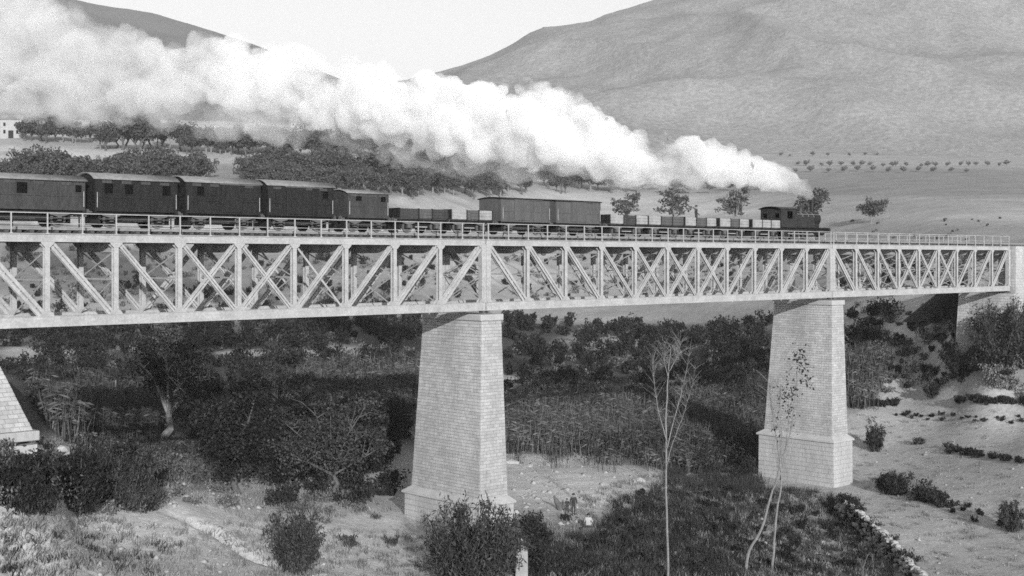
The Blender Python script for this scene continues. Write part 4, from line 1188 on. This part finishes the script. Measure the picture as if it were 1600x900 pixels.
# trees beyond the line ------------------------------------------------------
plant("tree", 'loose', 980, 350, 46, "loose small tree just right of the box vans", wide=1.15)
plant("tree", 'loose', 1055, 352, 54, "round leafy tree behind the standing man's left", wide=1.15, rot=1.0)
plant("tree", 'loose', 1150, 352, 54, "loose leafy tree left of the locomotive cab", wide=1.05, rot=2.0)
plant("tree", 'far4', 1268, 360, 68, "tall loose tree rising behind the locomotive chimney", wide=1.1, rot=0.6)
plant("tree", 'far3', 1361, 348, 40, "single round tree standing alone right of the locomotive", wide=1.05)
def row(n, f, keys, label, group, hp):
    rd = random.Random(int(n * 31 + len(label)))
    for i in range(n):
        x, y = f(i, rd)
        plant("tree", rd.choice(keys), x, y, hp * rd.uniform(0.72, 1.2), label, "tree", group, wide=rd.uniform(0.8, 1.1))
row(26, lambda i, r: (6 + i * 12.2 + r.uniform(-6, 6), 288 + r.uniform(-6, 6)), ['far1', 'far2', 'far3'], "tree in the hedge row directly behind the left vans", "hedge row behind the left vans", 50)
row(13, lambda i, r: (158 + i * 10 + r.uniform(-5, 5), 233 + r.uniform(-2, 3)), ['far1', 'far2', 'far4'], "tree in the row above the pale field at left", "row above the pale field", 54)
row(9, lambda i, r: (288 + i * 11 + r.uniform(-4, 4), 240 + r.uniform(-2, 3)), ['far1', 'far3'], "tree in the low clump right of the pale field's row", "clump right of the pale field", 44)
row(10, lambda i, r: (42 + i * 11 + r.uniform(-5, 5), 222 + r.uniform(-2, 3)), ['far1', 'far2', 'loose'], "hazy tree beside the white house at far left", "trees by the white house", 36)
row(54, lambda i, r: (385 + (i % 18) * 14.5 + r.uniform(-7, 7), (246, 280, 300)[i // 18] + r.uniform(-7, 7)), ['far1', 'far2', 'far3'], "tree in the dense grove behind the dark vans", "grove behind the dark vans", 46)
row(34, lambda i, r: (635 + (i % 17) * 11 + r.uniform(-8, 8), (278 if i < 17 else 306) + r.uniform(-8, 6)), ['far1', 'far2', 'far3'], "tree in the dark grove behind the low open wagons", "grove behind the low wagons", 46)
row(18, lambda i, r: (800 + i * 11 + r.uniform(-6, 6), 300 + r.uniform(-10, 3)), ['far1', 'far2', 'far3'], "tree under the smoke behind the grey box vans", "trees behind the box vans", 38)
row(8, lambda i, r: (1000 + i * 27 + r.uniform(-6, 6), 299 + r.uniform(-3, 4)), ['loose', 'far3'], "faint tree half veiled by the smoke above the open wagons", "trees veiled by smoke", 22)
row(22, lambda i, r: (1250 + i * 15.5 + r.uniform(-6, 6), 261 - 0.15 * abs(i - 12) + r.uniform(-1, 1)), ['orch'], "small orchard tree in the upper row below the mountain", "upper orchard row", 8.5)
row(12, lambda i, r: (1245 + i * 24 + r.uniform(-3, 3), 269 + r.uniform(-1.5, 1.5)), ['orch'], "small orchard tree in the lower row below the mountain", "lower orchard row", 9.5)
row(7, lambda i, r: (1215 + i * 27 + r.uniform(-8, 8), 244 + r.uniform(-1, 1)), ['orch'], "tiny tree along the mountain's foot above the orchard", "trees at the mountain foot", 6)

# ------------------------------------------------------------------ small things of the place
def house(px, py, wpx, hpx, label, depth=7.0, windows=((0.25, 0.6), (0.75, 0.6))):
    p = spot(px, py); sc = p.y / F; w = wpx * sc; h = hpx * sc
    e = empty("farmhouse", (p.x, p.y, p.z - 0.4), 0.15, label, "house", "white farmhouses on the left hillside")
    m = MB(); m.box(-w / 2, w / 2, 0, depth, 0, h * 0.8 + 0.4); m.build("wall", M['plaster'], e)
    m = MB(); rz = h * 0.8 + 0.4
    pts = [(-0.3, rz), (depth + 0.3, rz), (depth / 2, rz + h * 0.24)]
    m.prism(pts, -w / 2 - 0.3, w / 2 + 0.3)
    m.v = [(y, x, z) for x, y, z in m.v]; m.build("roof", M['tile'], e)
    for (fx, fz) in windows:
        q = MB(); x = (fx - 0.5) * w; z = 0.4 + fz * h * 0.8; q.box(x - 0.5, x + 0.5, -0.05, 0.05, z - 0.75, z + 0.75); wf = q.build("window", M['plaster'], e)
        q = MB(); q.box(x - 0.4, x + 0.4, -0.07, 0.06, z - 0.65, z + 0.65); q.build("pane", M['glass'], wf)
    q = MB(); q.box(-w * 0.12, w * 0.12, -0.06, 0.05, 0, h * 0.34 + 0.4); q.build("door", M['dark_paint'], e)
house(17, 216, 32, 36, "white two-storey farmhouse at the far left among hazy trees", windows=((0.2, 0.75), (0.8, 0.75), (0.2, 0.35), (0.8, 0.35)))
house(462, 199, 15, 9, "tiny white cottage on the slope under the smoke")

# dry-stone terrace edge, stone by stone
wall = empty("dry_stone_wall", WALL[2], 0, "crumbling dry-stone terrace wall running down from the farther pier", "wall")
rd = random.Random(4)
def rough_stone(r, seed):
    bm = bmesh.new(); bmesh.ops.create_icosphere(bm, subdivisions=1, radius=r)
    q = random.Random(seed)
    for v in bm.verts:
        v.co = Vector((v.co.x * q.uniform(.8, 1.25), v.co.y * q.uniform(.7, 1.1), v.co.z * q.uniform(.5, .9)))
    me = bpy.data.meshes.new("stone"); bm.to_mesh(me); bm.free(); me.materials.append(M['rubble']); return me
STN = [rough_stone(0.32, i) for i in range(6)]
Yv = 121.0
while Yv > 88:
    x = float(np.interp(Yv, [p.y for p in WALL][::-1], [p.x for p in WALL][::-1]))
    zt = float(ground_z(x + 0.6, Yv)); zb = float(ground_z(x - 0.9, Yv))
    k = 0
    z = zt + rd.uniform(-0.05, 0.12)
    while z > zb - 0.1 and k < 4:
        o = obj("stone", rd.choice(STN), wall, Vector((x + 0.12 - k * 0.14 + rd.uniform(-.12, .12), Yv + rd.uniform(-.15, .15), z)) - WALL[2])
        o.rotation_euler = (rd.uniform(-.4, .4), rd.uniform(-.4, .4), rd.uniform(0, 6)); sc = rd.uniform(0.6, 1.35); o.scale = (sc, sc, sc)
        z -= 0.38 * sc; k += 1
    Yv -= rd.uniform(0.42, 0.62)
# loose rocks on the sand
ROCK = [(800, 724, 1.3, "white boulder on the sand right of the middle pier"), (826, 729, 0.9, "small white boulder next to the bigger one by the pier"), (856, 727, 0.7, "small pale stone lying at the edge of the reeds"),
        (1000, 752, 0.9, "pale rock on the sand heap by the grass"), (1014, 745, 0.8, "pale rock topping the sand heap by the grass"), (942, 758, 0.8, "rounded pale rock in the middle of the sand"), (1322, 905, 0.01, ""),
        (88, 705, 1.6, "pale boulder on the bank right of the left abutment"), (240, 745, 1.0, "pale rock at the terrace edge below the forked tree"), (330, 762, 0.9, "pale rock near the dense dark tree's foot"), (1335, 860, 0.5, "small white stone in the shade of the terrace wall")]
for i, (x, y, sc, lb) in enumerate(ROCK):
    if not lb: continue
    p = spot(x, y); o = obj("rock", rough_stone(0.5, 40 + i)); o.location = p; o.scale = (sc * 1.4, sc, sc); o.rotation_euler = (0, 0, i)
    tag(o, lb, "rock", "pale rocks lying in the valley")
# posts and stalks
p = spot(180, 637); m = MB(); m.tube([(0, 0, -0.3), (0.02, 0, 1.5), (0.05, 0.02, 3.1)], [0.13, 0.11, 0.08], 7); o = m.build("wooden_post", M['bark']); o.location = p
tag(o, "thin pale wooden post standing among the reeds at left", "post")
p = spot(815, 903); m = MB(); sc = p.y / F
m.hexa([(-.42, -.3, -.4), (.42, -.3, -.4), (.42, .3, -.4), (-.42, .3, -.4), (-.36, -.28, 1.9), (.40, -.28, 1.75), (.38, .26, 1.8), (-.34, .28, 1.95)])
m.hexa([(-.12, -.22, 1.7), (.14, -.22, 1.7), (.12, .2, 1.7), (-.1, .2, 1.7), (-.05, -.15, 2.6), (.10, -.15, 2.5), (.08, .12, 2.5), (-.04, .12, 2.6)])
o = m.build("stone_post", M['rubble']); o.location = p; bevel(o, 0.05, 2); tag(o, "broken upright stone post at the bottom right of the large bush", "post")
p = spot(1352, 903); m = MB(); m.tube([(-0.2, 0, -0.1), (-0.12, 0, 0.9), (0.2, 0.05, 1.75), (0.4, 0.05, 1.95), (0.55, 0.1, 1.7), (0.66, 0.1, 0.7)], [0.02, 0.02, 0.017, 0.015, 0.012, 0.008], 6)
o = m.build("bent_cane", M['bark']); o.location = p; tag(o, "single bent pale cane looping over at the bottom right", "cane")

# ------------------------------------------------------------------ people
def cloth_material(name, zones):
    """zones: list of (top z, grey) from the feet up, in object space"""
    m = bpy.data.materials.new(name); m.use_nodes = True; n = m.node_tree.nodes; l = m.node_tree.links; b = n["Principled BSDF"]
    b.inputs["Roughness"].default_value = 0.9
    tc = n.new("ShaderNodeTexCoord"); sx = n.new("ShaderNodeSeparateXYZ"); l.new(tc.outputs["Object"], sx.inputs[0])
    cur = None
    for (z, g_) in reversed(zones):
        if cur is None: v = n.new("ShaderNodeValue"); v.outputs[0].default_value = g_; cur = v.outputs[0]; continue
        lt = n.new("ShaderNodeMath"); lt.operation = 'LESS_THAN'; lt.inputs[1].default_value = z; l.new(sx.outputs[2], lt.inputs[0])
        mx = n.new("ShaderNodeMix"); l.new(lt.outputs[0], mx.inputs[0]); l.new(cur, mx.inputs[2]); mx.inputs[3].default_value = g_; cur = mx.outputs[0]
    l.new(cur, b.inputs["Base Color"]); return m
def person(loc, rz, k, joints, bones, radii, zones, label, hat=None):
    e = empty("person", loc, rz, label, "person")
    me = bpy.data.meshes.new("body"); names = list(joints)
    me.from_pydata([tuple(Vector(joints[n]) * k) for n in names], [(names.index(a), names.index(b)) for a, b in bones], [])
    o = obj("body", me, e)
    md = o.modifiers.new("skin", 'SKIN'); 
    sv = me.skin_vertices[0].data if me.skin_vertices else None
    if sv is None:
        bm = bmesh.new(); bm.from_mesh(me); bm.verts.layers.skin.verify(); bm.to_mesh(me); bm.free(); sv = me.skin_vertices[0].data
    for i, n in enumerate(names):
        r_ = radii.get(n, radii.get(n[:-1], 0.05)); r_ = (r_, r_) if not isinstance(r_, tuple) else r_
        sv[i].radius = (r_[0] * k, r_[1] * k); sv[i].use_root = (n == 'pelvis')
    ss_ = o.modifiers.new("subdivision", 'SUBSURF'); ss_.levels = 2; ss_.render_levels = 2
    me.materials.append(cloth_material("clothes", [(z * k, g_) for z, g_ in zones]))
    if hat:
        h = MB(); x, y, z = [c * k for c in joints['crown']]
        h.tube([(x, y, z - 0.05 * k), (x, y, z - 0.045 * k), (x, y, z - 0.03 * k), (x, y, z + 0.05 * k), (x, y, z + 0.075 * k)], [0.10 * k, hat * k, 0.115 * k, 0.105 * k, 0.05 * k], 14); h.build("hat", M['black'], e)
    return e
RAD = {'pelvis': (.15, .11), 'waist': (.14, .10), 'chest': (.18, .12), 'neck': (.06, .06), 'chin': (.075, .085), 'face': (.085, .10), 'crown': (.06, .07), 'shoulder': (.075, .075), 'elbow': (.05, .05), 'wrist': (.037, .037), 'hand': (.045, .03), 'finger': (.02, .015), 'hip': (.10, .10), 'knee': (.065, .065), 'ankle': (.05, .05), 'toe': (.045, .035)}
BONES = [('pelvis', 'waist'), ('waist', 'chest'), ('chest', 'neck'), ('neck', 'chin'), ('chin', 'face'), ('face', 'crown')]
for q in 'lr': BONES += [('chest', 'shoulder' + q), ('shoulder' + q, 'elbow' + q), ('elbow' + q, 'wrist' + q), ('wrist' + q, 'hand' + q), ('hand' + q, 'finger' + q), ('pelvis', 'hip' + q), ('hip' + q, 'knee' + q), ('knee' + q, 'ankle' + q), ('ankle' + q, 'toe' + q)]
def standing(bend_arm=0.0, stride=0.1):
    j = {'pelvis': (0, 0, .93), 'waist': (0, 0, 1.08), 'chest': (0, 0.01, 1.32), 'neck': (0, 0, 1.48), 'chin': (0, -.015, 1.54), 'face': (0, -.02, 1.63), 'crown': (0, -.005, 1.70)}
    for q, s in (('l', 1), ('r', -1)):
        j['shoulder' + q] = (s * .19, 0, 1.40); j['elbow' + q] = (s * .27, .03, 1.12)
        f = bend_arm if s > 0 else 0.0
        j['wrist' + q] = (s * (.28 - .1 * f), -.04 - .2 * f, .88 + .2 * f); j['hand' + q] = (s * (.28 - .14 * f), -.05 - .26 * f, .80 + .24 * f); j['finger' + q] = (s * (.27 - .16 * f), -.06 - .30 * f, .72 + .28 * f)
        j['hip' + q] = (s * .10, 0, .86); j['knee' + q] = (s * .12, -.03 + s * stride * .4, .48); j['ankle' + q] = (s * .13, s * stride, .08); j['toe' + q] = (s * .15, s * stride - .17, .03)
    return j
dark = [(0.10, 0.02), (0.92, 0.03), (1.26, 0.02), (1.46, 0.03), (9, 0.22)]
p = spot(896, 805); person(p, 0.25, 1.0, standing(0.8, 0.12), BONES, RAD, dark, "person in dark suit standing on the sand beside a smaller companion", hat=0.17)
p = spot(886, 802); person(p, -0.5, 0.68, standing(0.3, 0.1), BONES, RAD, [(0.1, 0.03), (1.46, 0.035), (9, 0.2)], "smaller person in dark clothes standing close to the suited one", hat=0.15)
sit = {'pelvis': (0, 0, .34), 'waist': (0, -.03, .50), 'chest': (0, -.07, .74), 'neck': (0, -.09, .90), 'chin': (0, -.12, .96), 'face': (0, -.13, 1.05), 'crown': (0, -.11, 1.12)}
for q, s in (('l', 1), ('r', -1)):
    sit['shoulder' + q] = (s * .19, -.07, .82); sit['elbow' + q] = (s * .30, -.14, .56); sit['wrist' + q] = (s * .22, -.36, .50); sit['hand' + q] = (s * .18, -.43, .50); sit['finger' + q] = (s * .15, -.49, .49)
    sit['hip' + q] = (s * .11, -.06, .32); sit['knee' + q] = (s * .17, -.46, .52); sit['ankle' + q] = (s * .15, -.62, .10); sit['toe' + q] = (s * .15, -.78, .05)
p = spot(919, 830); p.z += 0.12
person(p, math.pi - 0.2, 1.05, sit, BONES, dict(RAD, chest=(.20, .14), waist=(.17, .13), shoulder=(.085, .085)), [(0.34, 0.10), (0.90, 0.36), (9, 0.18)], "person in white shirt sitting with back turned at the grass edge", hat=0.16)
m = MB(); m.box(-0.5, 0.5, -0.35, 0.2, -0.15, 0.34); o = bevel(m.build("seat_stone", M['timber'], loc=p + Vector((0, 0, -0.1))), 0.1, 3); tag(o, "rough stone under the seated white-shirted person", "rock")
p = spot(876, 797); m = MB(); m.tube([(0, 0, -0.1), (-0.12, 0, 0.35), (-0.35, 0.05, 0.75), (-0.55, 0.05, 1.15)], [0.26, 0.24, 0.2, 0.05], 8); m.tube([(-0.1, 0, 0.3), (0.15, 0.05, 0.55), (0.2, 0.05, 0.8)], [0.14, 0.1, 0.03], 6)
o = m.build("tree_stump", M['bark_dark']); o.location = p; tag(o, "dark leaning stump left of the two standing people", "stump")
bush_thing("bush", 884, 812, 12, 20, 500, 0.10, "small dark tuft right below the two standing people")
# man on the wagon
bpy.context.view_layer.update()
pw = o3.matrix_basis @ Vector((0.2, -0.55, 1.07))
person(pw, PHI + 0.4, 1.06, standing(0.6, 0.05), BONES, RAD, dark, "person in dark coat standing upright in an open wagon", hat=0.16)

# ------------------------------------------------------------------ steam and smoke from the chimney
PATH = [(1264, 304, 9), (1250, 290, 17), (1225, 280, 22), (1190, 272, 28), (1150, 262, 34), (1105, 254, 42), (1060, 250, 44), (1010, 246, 50), (960, 242, 50), (915, 222, 58), (870, 202, 72), (820, 195, 76), (760, 196, 74), (700, 186, 72), (640, 174, 66), (580, 158, 64), (520, 142, 66), (460, 132, 68), (400, 124, 70), (330, 116, 70), (260, 116, 72), (180, 110, 78), (90, 90, 98), (10, 70, 115), (-80, 55, 125), (-180, 45, 130)]
VEIL = [(1215, 288, 12), (1150, 284, 20), (1050, 274, 32), (950, 266, 38), (870, 262, 42), (780, 250, 48), (690, 232, 50), (600, 212, 48), (500, 196, 46), (400, 184, 44), (300, 176, 44), (180, 166, 46), (60, 156, 50), (-80, 150, 54)]
def plume_depth(px):
    return float(np.interp(px, [-200, 300, 700, 1000, 1264], [205, 165, 142, 129, CHIM.y]))
def plume_mesh(name, path, seed, per, voxel, step=0.35):
    rd = random.Random(seed); bm = bmesh.new()
    for i in range(len(path) - 1):
        (x0, y0, r0), (x1, y1, r1) = path[i], path[i + 1]
        n = max(2, int(math.hypot(x1 - x0, y1 - y0) / (step * (r0 + r1) / 2)))
        for j in range(n):
            t = (j + rd.random()) / n
            x, y, r = x0 + (x1 - x0) * t, y0 + (y1 - y0) * t, r0 + (r1 - r0) * t
            Yd = plume_depth(x); sc = Yd / F
            c = px2w(x, y, Yd)
            bmesh.ops.create_icosphere(bm, subdivisions=2, radius=r * sc * 0.62, matrix=Matrix.Translation(c))
            for k in range(per):
                a = rd.uniform(0, 6.283); b = rd.uniform(-1, 1); q = r * sc * rd.uniform(0.16, 0.42)
                d = Vector((math.cos(a) * math.sqrt(1 - b * b), math.sin(a) * math.sqrt(1 - b * b), b)) * (r * sc - q)
                bmesh.ops.create_icosphere(bm, subdivisions=2, radius=q, matrix=Matrix.Translation(c + d))
    me = bpy.data.meshes.new(name); bm.to_mesh(me); bm.free()
    o = obj(name, me)
    rm = o.modifiers.new("remesh", 'REMESH'); rm.mode = 'VOXEL'; rm.voxel_size = voxel; rm.use_smooth_shade = True
    for sz, st in ((2.6, 1.4), (1.0, 0.75), (0.45, 0.35)):
        tx = bpy.data.textures.new("billow", 'CLOUDS'); tx.noise_scale = sz; tx.noise_depth = 2
        dm = o.modifiers.new("billow", 'DISPLACE'); dm.texture = tx; dm.strength = st; dm.texture_coords = 'GLOBAL'; dm.mid_level = 0.5
    return o
def vapour(name, dens, lo, hi, scale, albedo=0.985, fade=None):
    m = bpy.data.materials.new(name); m.use_nodes = True; nt = m.node_tree; n = nt.nodes; l = nt.links
    n.remove(n["Principled BSDF"]); out = n["Material Output"]
    pv = n.new("ShaderNodeVolumePrincipled"); pv.inputs["Color"].default_value = (albedo, albedo, albedo, 1); pv.inputs["Anisotropy"].default_value = 0.0
    l.new(pv.outputs[0], out.inputs["Volume"])
    if scale:
        tc = n.new("ShaderNodeTexCoord"); nz = n.new("ShaderNodeTexNoise"); nz.inputs["Scale"].default_value = scale; nz.inputs["Detail"].default_value = 4; nz.inputs["Roughness"].default_value = 0.6
        l.new(tc.outputs["Object"], nz.inputs["Vector"])
        mr = n.new("ShaderNodeMapRange"); mr.interpolation_type = 'SMOOTHSTEP'; mr.inputs["From Min"].default_value = lo; mr.inputs["From Max"].default_value = hi; mr.inputs["To Min"].default_value = 0; mr.inputs["To Max"].default_value = dens
        l.new(nz.outputs[0], mr.inputs[0]); dsock = mr.outputs[0]
        if fade:                # vapour thins with its age, along the way it has drifted
            sx = n.new("ShaderNodeSeparateXYZ"); l.new(tc.outputs["Object"], sx.inputs[0])
            fr = n.new("ShaderNodeMapRange"); fr.interpolation_type = 'SMOOTHSTEP'
            for a_, b_ in zip(("From Min", "From Max", "To Min", "To Max"), fade): fr.inputs[a_].default_value = b_
            l.new(sx.outputs[0], fr.inputs[0])
            mm = n.new("ShaderNodeMath"); mm.operation = 'MULTIPLY'; l.new(dsock, mm.inputs[0]); l.new(fr.outputs[0], mm.inputs[1]); dsock = mm.outputs[0]
        l.new(dsock, pv.inputs["Density"])
    else:
        pv.inputs["Density"].default_value = dens
    return m
M['steam'] = vapour("steam", 0.95, 0.34, 0.61, 0.22, 0.998, fade=(-64, -4, 0.13, 1.0))
M['veil'] = vapour("smoke_veil", 0.24, 0.36, 0.70, 0.16)
st = plume_mesh("steam_plume", PATH, 8, 13, 0.28); st.data.materials.append(M['steam']); tag(st, "thick white steam billowing back from the locomotive chimney", kind="stuff")

vl = plume_mesh("smoke_veil", VEIL, 9, 5, 0.5); vl.data.materials.append(M['veil']); tag(vl, "faint ragged smoke hanging below the plume over the trees", kind="stuff")

# ------------------------------------------------------------------ haze
hz = MB(); hz.box(-5600, 5600, -300, 6500, float(GZ.min()) - 1.0, 690)
ho = hz.build("haze", vapour("hazy_air", 0.00010, 0, 1, 0, 0.99)); tag(ho, "pale dusty air over the valley and mountains", kind="stuff")
